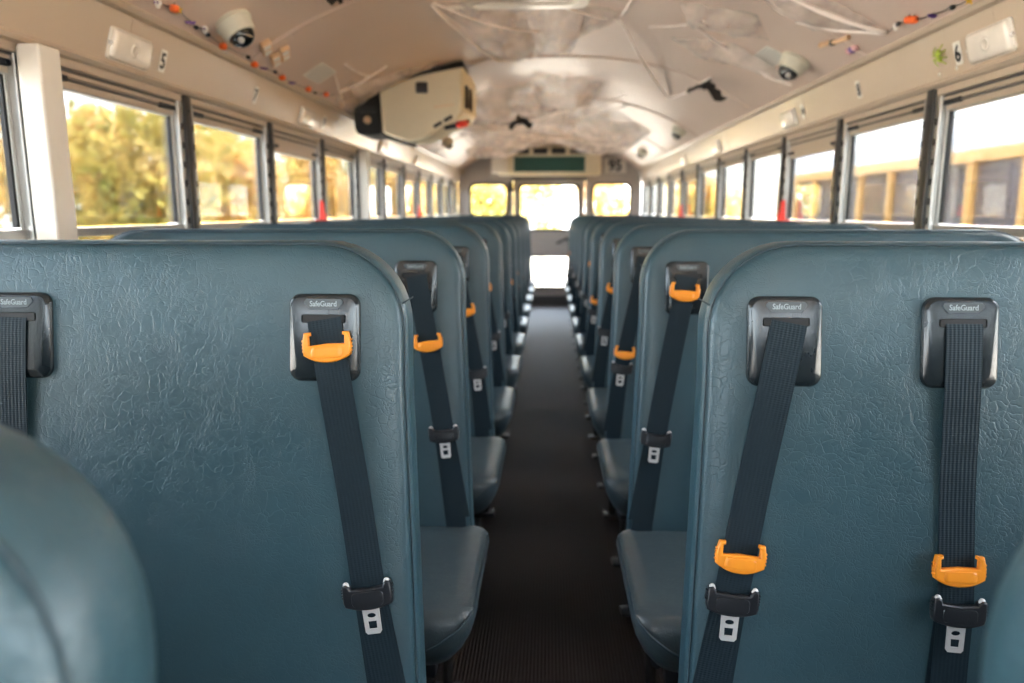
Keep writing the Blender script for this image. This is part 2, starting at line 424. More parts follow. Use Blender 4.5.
for side, sgn in (('left', -1), ('right', 1)):
    bm = bmesh.new()
    box(bm, (sgn*(WX+0.03), (Y0+Y1)/2, SILL/2-0.03), (0.06, Y1-Y0, SILL+0.06))
    box(bm, (sgn*(WX+0.03), (Y0+Y1)/2, (HEAD+1.80)/2), (0.06, Y1-Y0, 1.80-HEAD))
    wl = obj('wall_'+side, bm, M['wall']); tag(wl, kind='structure')
    # seat rail along the wall
    bm = bmesh.new(); box(bm, (sgn*(WX-0.012), (Y0+Y1)/2, 0.30), (0.024, Y1-Y0-0.02, 0.04), bev=0.004)
    obj('seat_rail', bm, M['grey_dark'], wl)
    bm = bmesh.new(); box(bm, (sgn*(WX-0.008), (Y0+Y1)/2, SILL-0.01), (0.03, Y1-Y0-0.02, 0.022), bev=0.004)
    obj('window_ledge', bm, M['cream'], wl)
    for y in PIL:
        bm = bmesh.new()
        box(bm, (sgn*(WX+0.012), y, (SILL+HEAD)/2), (0.05, 0.044, HEAD-SILL), bev=0.004)
        for k in range(5):
            lathe(bm, [(0.006, 0), (0.005, 0.003), (0, 0.0045)], 8,
                  Matrix.Translation((sgn*(WX-0.0135), y, SILL+0.08+k*0.15)) @ Matrix.Rotation(-sgn*math.pi/2, 4, 'Y'))
        obj('pillar', bm, M['darkalu'], wl, smooth=True, angle=30)
    # lighting panel: lip, sloping face, upper roll, all one pressed trim
    bm = bmesh.new()
    prof = [(1.165, 1.528), (1.145, 1.525), (1.130, 1.528), (1.122, 1.536), (1.126, 1.545), (1.142, 1.550), (1.105, 1.675), (1.094, 1.673), (1.080, 1.676), (1.074, 1.685), (1.076, 1.695), (1.09, 1.705), (1.13, 1.72), (1.17, 1.60)]
    lps = []
    for y in (Y0, Y1): lps.append([(sgn*x, y, z) for x, z in prof])
    loft(bm, lps); tr = obj('trim_1' if sgn < 0 else 'trim_2', bm, M['cream'], smooth=True, angle=28); tag(tr, kind='structure')
    for k in range(8):
        y = 0.93+1.42*k+(0.0 if sgn < 0 else 0.0)
        if y > Y1-0.1: break
        bm = bmesh.new()
        mid = Vector((sgn*1.1235, y+1.10, 1.6125)); 
        box(bm, (0, 0, 0), (0.125, 0.006, 0.003), mat=frame4(mid, (sgn*-0.037, 0, 0.125), (0, 1, 0)))
        obj('panel_seam', bm, M['grey_dark'] if False else M['cream'], tr)

# exit windows differ: heavier head, set-in sash and a red release handle
wn = 0
def window_unit(sgn, ya, yb, exit_):
    global wn; wn += 1
    yc = (ya+yb)/2; hw = (yb-ya)/2-0.022; s = sgn
    root = tag(empty('window_%d' % wn, (s*WX, yc, SILL)), kind='structure')
    X = lambda d: s*d          # d>0 is outward of the wall face
    top = HEAD-SILL
    hd = 0.115 if exit_ else 0.075
    bm = bmesh.new()
    box(bm, (X(0.02), 0, top-0.02), (0.05, 2*hw, 0.04), bev=0.004)                    # head rail
    box(bm, (X(0.030), 0, top-0.04-(hd-0.03)/2), (0.035, 2*hw, hd-0.03), bev=0.003)
    box(bm, (X(0.014), 0, top-0.052), (0.016, 2*hw, 0.012), bev=0.003)
    obj('head_frame', bm, M['cream'], root)
    bm = bmesh.new(); box(bm, (X(0.010), 0, top-0.064), (0.012, 2*hw-0.02, 0.006)); box(bm, (X(0.010), 0, top-0.044), (0.02, 2*hw-0.02, 0.004))
    obj('head_groove', bm, M['grey_dark'], root)
    bm = bmesh.new(); bs = bmesh.new()
    for q in (-1, 1):
        box(bm, (X(0.018), q*(hw-0.014), top/2-0.02), (0.045, 0.028, top-0.04), bev=0.003)
        for k in range(11):
            box(bs, (X(-0.005), q*(hw-0.014), 0.05+k*0.058), (0.004, 0.010, 0.020), bev=0.001)
    obj('side_track', bm, M['alu'], root); obj('track_notches', bs, M['dark'], root)
    zr = 1.128-SILL
    gt = top-hd
    # upper sash: rim, dark gasket, pane
    bm = bmesh.new(); W2 = hw-0.028
    box(bm, (X(0.022), 0, gt-0.004), (0.018, 2*W2, 0.018), bev=0.002)
    box(bm, (X(0.020), 0, zr-0.010), (0.030, 2*W2, 0.022), bev=0.003)
    for q in (-1, 1): box(bm, (X(0.022), q*(W2-0.006), (gt+zr)/2), (0.016, 0.012, gt-zr), bev=0.002)
    obj('upper_sash', bm, M['alu'], root)
    bm = bmesh.new(); box(bm, (X(0.026), 0, (gt+zr)/2), (0.004, 2*W2-0.02, gt-zr-0.01)); obj('upper_pane', bm, M['glass'], root)
    bm = bmesh.new()
    for q in (-1, 1): box(bm, (X(0.0215), q*(W2-0.016), (gt+zr)/2), (0.012, 0.009, gt-zr-0.012), bev=0.001)
    obj('gasket', bm, M['dark'], root)
    # lower sash
    bm = bmesh.new()
    box(bm, (X(0.040), 0, 0.012), (0.018, 2*W2, 0.024), bev=0.002)
    for q in (-1, 1): box(bm, (X(0.040), q*(W2-0.006), zr/2), (0.016, 0.012, zr-0.02), bev=0.002)
    obj('lower_sash', bm, M['alu'], root)
    bm = bmesh.new(); box(bm, (X(0.040), 0, zr/2), (0.004, 2*W2-0.02, zr-0.02)); obj('lower_pane', bm, M['glass'], root)
    for q in (-1, 1):
        bm = bmesh.new(); L = 0.085 if not exit_ else 0.055
        box(bm, (X(0.010), q*(W2-L/2-0.004), gt+0.012), (0.018, L, 0.015), bev=0.003)
        for k in range(4): box(bm, (X(0.0005), q*(W2-L/2-0.004)+(k-1.5)*0.016, gt+0.012), (0.004, 0.006, 0.010), bev=0.001)
        obj('latch', bm, M['black'], root)
    if exit_:
        # red release lever: tapering grip on a plate at the rear foot of the sash
        bm = bmesh.new()
        lps = []
        for z, wy, dx in ((0.0, 0.040, 0.030), (0.02, 0.038, 0.030), (0.05, 0.024, 0.020), (0.085, 0.018, 0.018), (0.100, 0.012, 0.012)):
            lps.append([(X(-0.004-dx), -wy/2, z), (X(-0.004-dx), wy/2, z), (X(-0.004), wy/2, z), (X(-0.004), -wy/2, z)])
        loft(bm, lps); bmesh.ops.translate(bm, verts=bm.verts, vec=(0, hw-0.045, zr-0.005))
        obj('release_handle', bm, M['red'], root)
        bm = bmesh.new(); box(bm, (X(0.0), hw-0.045, zr-0.004), (0.016, 0.12, 0.012), bev=0.003)
        obj('release_plate', bm, M['red'], root)
EXIT = {3.08, 5.92}
edges_ = PIL+[Y1-0.02]
for sgn in (-1, 1):
    for a, b in zip(edges_, edges_[1:]):
        if b < -0.6 or a > Y1-0.3: continue
        window_unit(sgn, a, b, any(abs(a-e) < 0.02 for e in EXIT))

# cream conduit posts standing proud of the left wall
for k, y in enumerate((1.632, 4.50)):
    bm = bmesh.new(); h = 1.520-0.80
    box(bm, (0, 0, h/2), (0.050, 0.072, h), bev=0.005, seg=3)
    box(bm, (-0.026, 0, h/2), (0.010, 0.060, h-0.01), bev=0.003)
    o = obj('trim_%d' % (3+k), bm, M['post'], loc=(-1.105, y, 0.80)); tag(o, kind='structure')

# ------------------------------------------------------------------ rear wall with two windows and the emergency door
def holed_panel(outer, holes, y, th):
    me = curve_shape([outer]+holes, th)
    for v in me.vertices: v.co = Vector((v.co.x, y+v.co.z, v.co.y))
    return me
arc = [(-1.14, 0.0), (1.14, 0.0), (1.14, 1.54), (1.10, 1.69)]+[(x, ceilz(x)+0.02) for x in [1.07-2.14*i/30 for i in range(31)]]+[(-1.10, 1.69), (-1.14, 1.54)]
me = holed_panel(arc, [rrect(0.47, 0.40, 0.07, cx=-0.755, cz=1.305), rrect(0.47, 0.40, 0.07, cx=0.775, cz=1.305),
                       [(-0.45, 0.05), (0.45, 0.05), (0.45, 1.545), (-0.45, 1.545)]], Y1, 0.06)
wr_ = link_mesh('wall_back', me, M['grey_paint']); tag(wr_, kind='structure')
for i, cx in enumerate((-0.755, 0.775)):
    wn += 1
    root = tag(empty('window_%d' % wn, (cx, Y1, 1.305)), kind='structure')
    me = curve_shape([rrect(0.49, 0.42, 0.08), rrect(0.44, 0.37, 0.06)], 0.03, 0.004)
    for v in me.vertices: v.co = Vector((v.co.x, -0.035+v.co.z, v.co.y))
    link_mesh('rubber_gasket', me, M['dark'], root)
    bm = bmesh.new(); box(bm, (0, 0, 0), (0.46, 0.005, 0.39)); obj('pane', bm, M['glass'], root)
# door: leaf with two panes
dr = tag(empty('door_1', (0, Y1, 0.05)), kind='structure')
me = curve_shape([[(-0.44, 0.005), (0.44, 0.005), (0.44, 1.49), (-0.44, 1.49)], rrect(0.74, 0.56, 0.06, cz=1.165), rrect(0.60, 0.40, 0.05, cz=0.36)], 0.045)
for v in me.vertices: v.co = Vector((v.co.x, v.co.z, v.co.y))
link_mesh('leaf', me, M['grey_paint'], dr)
for (cz, w2, h2, r) in ((1.165, 0.74, 0.56, 0.06), (0.36, 0.60, 0.40, 0.05)):
    me = curve_shape([rrect(w2+0.02, h2+0.02, r, cz=cz), rrect(w2-0.03, h2-0.03, r, cz=cz)], 0.02, 0.003)
    for v in me.vertices: v.co = Vector((v.co.x, -0.03+v.co.z, v.co.y))
    link_mesh('gasket', me, M['dark'], dr)
    bm = bmesh.new(); box(bm, (0, 0, cz), (w2, 0.005, h2)); obj('pane', bm, M['glass'], dr)
bm = bmesh.new(); tube(bm, [(0.10, -0.05, 0.72), (0.22, -0.07, 0.78), (0.34, -0.05, 0.66)], 0.014); tube(bm, [(0.22, -0.02, 0.78), (0.22, -0.075, 0.78)], 0.02)
obj('door_handle', bm, M['dark'], dr)
bm = bmesh.new(); box(bm, (-0.47, -0.05, 1.42), (0.05, 0.05, 0.11), bev=0.01); tube(bm, [(-0.47, -0.07, 1.45), (-0.44, -0.09, 1.36)], 0.012)
obj('door_stay', bm, M['dark'], dr)
bm = bmesh.new(); box(bm, (0, Y1-0.05, 1.575), (0.95, 0.045, 0.07), bev=0.006)
tag(obj('trim_5', bm, M['grey_dark']), kind='structure')
bm = bmesh.new(); box(bm, (0, Y1-0.09, 0.06), (0.95, 0.12, 0.12), bev=0.008)
tag(obj('trim_6', bm, M['grey_dark']), kind='structure')

# front end of the bus behind the viewpoint: bulkhead with a wide windshield
me = holed_panel(arc, [rrect(1.96, 0.60, 0.08, cx=0, cz=1.36)], Y0, 0.06)
tag(link_mesh('wall_front', me, M['wall']), kind='structure')
wn += 1
root = tag(empty('window_%d' % wn, (0, Y0, 1.36)), kind='structure')
bm = bmesh.new(); box(bm, (0, 0, 0), (1.95, 0.006, 0.59)); obj('windshield', bm, M['glass'], root)
bm = bmesh.new(); box(bm, (0, 0.01, 0), (0.05, 0.03, 0.60), bev=0.005); obj('centre_post', bm, M['dark'], root)

# ------------------------------------------------------------------ seats
ROWS = [0.259]+[1.0+0.70*k for k in range(11)]
SL = 0.14                                    # lean of the back
XA, XB = 0.198, 1.095                        # aisle edge and wall edge of a backrest
def back_outline(inset, zb=0.40, zt=1.127, n=10):
    """aisle side at small u; returns (u, z) loop, u measured as |x|"""
    r = 0.122-inset; rb = 0.02
    pts = []
    def ax(z): return XA+inset-0.022*max(0.0, (0.95-z)/0.5)
    pts.append((ax(zb)+0.012, zb+inset)); pts.append((ax(zb), zb+inset+0.012))
    for k in range(1, 8):
        z = zb+inset+(zt-0.122-zb-inset)*k/8; pts.append((ax(z), z))
    for k in range(n+1):
        a = math.pi-(math.pi/2)*k/n
        pts.append((XA+0.122+r*math.cos(a), zt-0.122+r*math.sin(a)))
    for k in range(1, 6):
        pts.append((XA+0.122+(XB-XA-0.244)*k/6, zt-inset))
    for k in range(n+1):
        a = math.pi/2-(math.pi/2)*k/n
        pts.append((XB-0.122+r*math.cos(a), zt-0.122+r*math.sin(a)))
    for k in range(1, 8):
        z = (zt-0.122)+(zb+inset-zt+0.122)*k/8; pts.append((XB-inset, z))
    pts.append((XB-inset, zb+inset)); 
    for k in range(1, 6): pts.append((XB+(XA-XB)*k/6, zb+inset))
    return pts
def lean(z): return -SL*(1.0-z)
def xf(s, u, y, z): return (s*u, y+lean(z), z)
_cache = {}
def cached(key, build):
    if key not in _cache: _cache[key] = build()
    return _cache[key]
def bm_mesh(bm, name, mats, smooth=True, angle=None):
    bmesh.ops.recalc_face_normals(bm, faces=bm.faces)
    me = bpy.data.meshes.new(name); bm.to_mesh(me); bm.free()
    for m in mats: me.materials.append(m)
    if smooth:
        for p in me.polygons: p.use_smooth = True
        if angle: me.set_sharp_from_angle(angle=R_(angle))
    return me
def m_back(s):
    bm = bmesh.new(); loops = []
    th = 0.092
    # front face: gently crowned pad, then welt groove, side band, back panel
    for inset, y in ((0.11, -0.0015), (0.07, -0.001), (0.04, 0.0005), (0.020, 0.003), (0.010, 0.006), (0.0045, 0.011), (0.0045, 0.014),
                     (0.0, 0.018), (-0.001, 0.035), (-0.001, 0.060), (0.002, th-0.014), (0.009, th-0.004), (0.025, th), (0.06, th+0.002)):
        loops.append([xf(s, u, y, z) for u, z in back_outline(inset)])
    loft(bm, loops)
    return bm_mesh(bm, 'backrest', [M['vinyl']], True, 60)
def m_welt(s, cross=True):
    bm = bmesh.new()
    pts = [xf(s, u, 0.0125, z) for u, z in back_outline(0.002)]
    tube(bm, pts[1:-6], 0.0014, 6)
    # short cross seam where the side band is joined at the corner
    p = [q for q in back_outline(-0.0015) if q[0] < 0.3 and q[1] > 1.03]
    u, z = p[0]
    if cross: tube(bm, [xf(s, u, yy, z) for yy in (0.014, 0.04, 0.07, 0.088)], 0.0012, 5)
    return bm_mesh(bm, 'welt', [M['thread']])
def m_cushion(s):
    bm = bmesh.new(); loops = []
    x0, x1, yf, yb = (0.132 if s < 0 else 0.143), 1.10, -0.465, -0.050
    def plan(ins, insf, rr):
        pts = []
        for (cx, cy_, a0) in ((x1-ins-rr, yb-ins-rr, 0), (x0+ins+rr, yb-ins-rr, 90), (x0+ins+rr, yf+insf+rr, 180), (x1-ins-rr, yf+insf+rr, 270)):
            for k in range(7):
                a = R_(a0+15*k); pts.append((cx+rr*math.cos(a), cy_+rr*math.sin(a)))
        return pts
    for z, ins, insf, rr in ((0.318, 0.085, 0.060, 0.05), (0.320, 0.060, 0.034, 0.05), (0.330, 0.042, 0.018, 0.05), (0.355, 0.024, 0.006, 0.05), (0.388, 0.008, 0.000, 0.048),
                             (0.416, 0.0, 0.002, 0.045), (0.429, 0.002, 0.007, 0.042), (0.4375, 0.008, 0.015, 0.04), (0.4415, 0.018, 0.027, 0.04), (0.4440, 0.05, 0.06, 0.04), (0.4455, 0.12, 0.13, 0.03)):
        loops.append([(s*x, y, z) for x, y in plan(ins, insf, rr)])
    loft(bm, loops)
    return bm_mesh(bm, 'cushion', [M['vinyl_warm_tint']], True)
def m_cush_seam(s):
    bm = bmesh.new()
    e = 0.0 if s < 0 else 0.011
    tube(bm, [(s*(0.136+e), -0.10, 0.4325), (s*(0.136+e), -0.25, 0.4325), (s*(0.1365+e), -0.415, 0.4315), (s*(0.1435+e), -0.4530, 0.4285), (s*(0.162+e), -0.4655, 0.412), (s*(0.195+e), -0.4660, 0.385), (s*(0.235+e), -0.4620, 0.360), (s*(0.262+e), -0.4500, 0.332)], 0.0023, 6)
    return bm_mesh(bm, 'seam', [M['thread']])
def m_frame(s):
    bm = bmesh.new()
    for y in (-0.36, -0.10):
        tube(bm, [(s*0.20, y, 0.305), (s*1.12, y, 0.305), (s*1.138, y, 0.30)], 0.0125, 8)
    tube(bm, [(s*0.20, -0.38, 0.305), (s*0.20, 0.02, 0.305), (s*0.21, 0.045, 0.42)], 0.0125, 8)
    box(bm, (s*0.65, -0.24, 0.316), (0.86, 0.34, 0.012))
    return bm_mesh(bm, 'seat_frame', [M['black']])
def m_leg(s, y):
    bm = bmesh.new()
    tube(bm, [(s*0.235, y, 0.305), (s*0.235, y, 0.25), (s*0.238, y, 0.012)], 0.0125, 10)
    return bm_mesh(bm, 'leg', [M['chrome']], True, 40)
def m_foot(s, y, low):
    bm = bmesh.new()
    if low: box(bm, (s*0.238, y, 0.006), (0.07, 0.05, 0.012), bev=0.003)
    else: box(bm, (s*0.235, y, 0.285), (0.04, 0.036, 0.045), bev=0.004)
    return bm_mesh(bm, 'leg_fitting', [M['black']], True, 40)
def m_bezel():
    """in local XY with Z towards the viewer; 0.102 wide, 0.124 high"""
    bm = bmesh.new(); loops = []
    def L(w_, h_, r, z, dy=0): return [(x, y+dy, z) for x, y in rrect(w_, h_, r, 6)]
    outer = [L(0.099, 0.121, 0.016, 0.0), L(0.099, 0.121, 0.016, 0.003), L(0.096, 0.118, 0.015, 0.0060), L(0.093, 0.115, 0.0145, 0.0070)]
    # inner raised plate: wider chamfer at the lower flanks
    def plate(z, k):
        pts = []
        for x, y in rrect(0.091-k, 0.113-k, 0.013, 6):
            f = max(0.0, min(1.0, (0.022-y)/0.012)); x = x*(1-0.13*f)
            if y < -0.045: y = y+0.006
            pts.append((x, y, z))
        return pts
    outer += [plate(0.0095, 0.002), plate(0.0098, 0.008)]
    slot0 = [(x, y, 0.0098) for x, y in rrect(0.062, 0.012, 0.003, 6, 0, 0.026)]
    slot1 = [(x, y, 0.001) for x, y in rrect(0.060, 0.010, 0.003, 6, 0, 0.026)]
    loft(bm, outer+[slot0, slot1], cap0=True, cap1=True)
    return bm_mesh(bm, 'bezel', [M['gloss_black']], True, 22)
def m_slot():
    bm = bmesh.new(); box(bm, (0, 0.026, 0.0100), (0.058, 0.0105, 0.0008), bev=0.0003)
    return bm_mesh(bm, 'slot', [M['dark']], False)
def m_badge():
    hexa = [(-0.0275, 0.005), (-0.0245, 0.0085), (0.0245, 0.0085), (0.0275, 0.005), (0.0275, 0.002), (0.0195, -0.0055), (-0.0195, -0.0055), (-0.0275, 0.002)]
    me = curve_shape([[(x*0.97, y+0.0445) for x, y in hexa]], 0.0012, 0.0003)
    for v in me.vertices: v.co.z += 0.0103
    me.materials.append(M['badge']); return me
def m_badge_text():
    me = text_mesh('SafeGuard', 0.0105, 0.0004, 0.86)
    for v in me.vertices: v.co.z += 0.0112; v.co.y += 0.0462
    me.materials.append(M['badge_ink']); return me
def smile(w_, top, bot, n=12):
    return [(-w_/2+w_*k/n, bot+(top-bot)*abs(2*k/n-1)**2.2) for k in range(n+1)]
def m_guide():
    # orange comfort guide: curved bar with two hooked arms
    W = 0.065
    lp = smile(W, -0.010, -0.0205)                       # lower edge left to right
    lp += [(W/2+0.001, 0.004), (W/2, 0.012), (W/2-0.002, 0.021), (W/2-0.010, 0.0215), (W/2-0.0105, 0.017), (W/2-0.0075, 0.0160), (W/2-0.008, 0.005)]
    lp += [(0.0, 0.0055)]
    lp += [(-W/2+0.008, 0.003), (-W/2+0.0075, 0.0160), (-W/2+0.0105, 0.017), (-W/2+0.010, 0.0215), (-W/2+0.002, 0.021), (-W/2, 0.012), (-W/2-0.001, 0.004)]
    me = curve_shape([lp], 0.011, 0.0025, 2)
    bm = bmesh.new(); bm.from_mesh(me); bpy.data.meshes.remove(me)
    for s in (-1, 1):                                    # grip nubs on the flanks
        for k in range(4): box(bm, (s*(W/2+0.0002), 0.010-k*0.0048, 0), (0.0035, 0.0028, 0.007), bev=0.0009)
    lps = []                                             # raised thumb pad
    for sc_, z in ((1.0, 0.0050), (0.9, 0.0066), (0.7, 0.0070)):
        lps.append([(x*sc_, -0.0065+y*sc_, z) for x, y in rrect(0.044, 0.016, 0.005, 5)])
    loft(bm, lps)
    return bm_mesh(bm, 'belt_guide', [M['orange']], True, 40)
def m_guide_back():
    bm = bmesh.new(); box(bm, (0, 0.002, -0.0075), (0.062, 0.026, 0.002), bev=0.0006)
    return bm_mesh(bm, 'guide_backing', [M['orange']], False)
def m_grip():
    W = 0.070
    lp = smile(W-0.004, -0.0170, -0.0235)
    lp += [(W/2, -0.010), (W/2-0.001, 0.013), (W/2-0.0070, 0.0145), (W/2-0.0110, 0.0115), (W/2-0.0125, 0.0070), (0.0, 0.0055), (-W/2+0.0125, 0.0070), (-W/2+0.0110, 0.0115), (-W/2+0.0070, 0.0145), (-W/2+0.001, 0.013), (-W/2, -0.010)]
    me = curve_shape([lp], 0.012, 0.0025, 2)
    bm = bmesh.new(); bm.from_mesh(me); bpy.data.meshes.remove(me)
    lps = []
    for sc_, z in ((1.0, 0.0055), (0.95, 0.0072), (0.8, 0.0076)):
        lps.append([(x*sc_, -0.0075+y*sc_, z) for x, y in rrect(0.046, 0.020, 0.006, 5)])
    loft(bm, lps)
    for s in (-1, 1):
        for k in range(4): box(bm, (s*(W/2), 0.008-k*0.0038, 0), (0.0028, 0.002, 0.008), bev=0.0006)
    return bm_mesh(bm, 'latch_grip', [M['black']], True, 40)
def m_latch():
    # steel tongue with an oval and a square hole, and its loop ears showing above the grip
    lp = [(-0.0155, 0.0), (-0.0120, -0.004), (-0.0115, -0.036), (-0.0085, -0.0395), (0.0085, -0.0395), (0.0115, -0.036), (0.0120, -0.004), (0.0155, 0.0)]
    oval = [(0.0062*math.cos(2*math.pi*k/12), -0.0135+0.0034*math.sin(2*math.pi*k/12)) for k in range(12)]
    sq = [(-0.006, -0.0215), (0.006, -0.0215), (0.0055, -0.0320), (-0.0055, -0.0320)]
    me = curve_shape([lp, oval, sq], 0.0028, 0.0006)
    bm = bmesh.new(); bm.from_mesh(me); bpy.data.meshes.remove(me)
    for v in bm.verts: v.co.y -= 0.0195
    return bm_mesh(bm, 'latch_plate', [M['steel']], True, 35)

def m_ear(q):
    bm = bmesh.new()
    lathe(bm, [(0.0042, -0.002), (0.0042, 0.0005), (0.0034, 0.0012), (0, 0.0014)], 12, Matrix.Translation((q*0.0288, 0.0135, 0.001)))
    box(bm, (q*0.0275, 0.006, 0.001), (0.007, 0.016, 0.004), bev=0.001)
    return bm_mesh(bm, 'latch_ear', [M['steel']], True, 40)

def ribbon_mesh(pts, w_, th, s_u=1.0):
    """pts = [(pos, widthdir, normal, twistwidth)], makes a strap with UVs (u across, v metres along)"""
    bm = bmesh.new(); uvl = bm.loops.layers.uv.new('UVMap')
    nW = 6; rings = []; dist = 0; ds = []
    prevp = None
    for (p, wd, nn) in pts:
        if prevp is not None: dist += (p-prevp).length
        prevp = p; ds.append(dist)
        f = [bm.verts.new(p+wd*(w_*(k/nW-0.5))+nn*th) for k in range(nW+1)]
        b = [bm.verts.new(p+wd*(w_*(k/nW-0.5))) for k in range(nW, -1, -1)]
        rings.append(f+b)
    n = len(rings[0])
    for i in range(len(rings)-1):
        for k in range(n):
            fc = bm.faces.new((rings[i][k], rings[i][(k+1) % n], rings[i+1][(k+1) % n], rings[i+1][k]))
            def uu(j): j = j % n; return (j/nW if j <= nW else (n-1-j)/nW)
            for l, (uv) in zip(fc.loops, ((uu(k), ds[i]), (uu(k+1), ds[i]), (uu(k+1), ds[i+1]), (uu(k), ds[i+1]))): l[uvl].uv = uv
    bm.faces.new(rings[0][::-1]); bm.faces.new(rings[-1])
    return bm_mesh(bm, 'strap', [M['web']], True, 40)

def add_belt(root, s, ub, path, zg, zt, detail=True, tilt_g=0.0, tilt_t=0.0):
    """ub = bezel centre |x|; path = [(u,z),...]; zg, zt = heights of guide and tongue"""
    if s > 0: ub -= 0.018; path = [(u-0.018, z) for u, z in path]
    nrm = Vector((0, -1, SL)).normalized()      # out of the backrest, towards the front of the bus
    up = Vector((0, SL, 1)).normalized()
    xr = Vector((1, 0, 0))
    def on(u, z, off): return Vector(xf(s, u, 0, z))+nrm*off
    B = frame4(on(ub, 0.997, 0.0015), xr, up)
    bz = link_mesh('belt_bezel', cached('bezel', m_bezel), None, root); place(bz, B)
    sl_ = link_mesh('slot', cached('slot', m_slot), None, bz)
    bd = link_mesh('badge', cached('badge', m_badge), None, bz)
    if detail: link_mesh('badge_lettering', cached('btext', m_badge_text), None, bz)
    # strap path: out of the slot, over the bezel rim, down the backrest to the cushion
    P = []
    u0_, z0_ = path[0]; u1_, z1_ = path[1]
    path = [(u0_-(u1_-u0_)*0.1/(z0_-z1_), z0_+0.1)]+list(path)
    def at(z):
        for (u0, z0), (u1, z1) in zip(path, path[1:]):
            if z <= z0 and z >= z1:
                t = (z0-z)/(z0-z1); return u0+(u1-u0)*t
        return path[-1][0]
    zs = [1.022, 1.015, 1.0, 0.97, 0.945]+[0.92-0.035*k for k in range(14)]
    for z in zs:
        u = at(z)
        off = {1.022: 0.0115, 1.015: 0.0128, 1.0: 0.0130, 0.97: 0.0126, 0.945: 0.0120}.get(z, None)
        if off is None: off = 0.0040+0.008*max(0.0, 1-(0.945-z)/0.14)+0.003*math.exp(-((z-zt)/0.05)**2)
        du = at(z-0.03)-at(z+0.03)
        d = Vector((s*du, 0, -0.06)).normalized()
        wd = Vector((-d.z, 0, d.x)) ; wd = (wd-nrm*wd.dot(nrm)).normalized()
        P.append((on(u, z, off), wd, nrm))
    me = ribbon_mesh(P, 0.047, 0.0014)
    belt = link_mesh('shoulder_strap', me, None, root)
    # lap part of the belt, lying under it from the latch down and fanned out a little
    P2 = []
    for z in [zt-0.012]+[zt-0.03-0.035*k for k in range(int((zt-0.445-0.03)/0.035)+2)]:
        if z < 0.44: z = 0.44
        t = (zt-z)/max(0.05, zt-0.44)
        u = at(z)+0.012*t*(1 if ub < 0.4 else -1)
        P2.append((on(u, z, 0.0020), P[8][1], nrm))
    lap = link_mesh('lap_strap', ribbon_mesh(P2, 0.047, 0.0014), None, belt)
    def hw(key, fn, z, off, rot, name):
        u = at(z); du = at(z-0.02)-at(z+0.02)
        d = Vector((-s*du, 0, 0.04)).normalized()
        a = math.atan2(-d.x, d.z)*0.55+rot
        o = link_mesh(name, cached(key, fn), None, belt)
        place(o, frame4(on(u, z, off), xr, up) @ Matrix.Rotation(a, 4, 'Z'))
        return o
    base = 0.0075 if zg < 0.93 else 0.0135
    hw('guide', m_guide, zg, base+0.0055, tilt_g, 'belt_guide')
    hw('grip', m_grip, zt, 0.0145, tilt_t, 'latch_grip')
    hw('latch', m_latch, zt, 0.0135, tilt_t, 'latch_plate')
    for q in (-1, 1): hw(('ear', q), lambda: m_ear(q), zt, 0.0155, tilt_t, 'latch_ear')

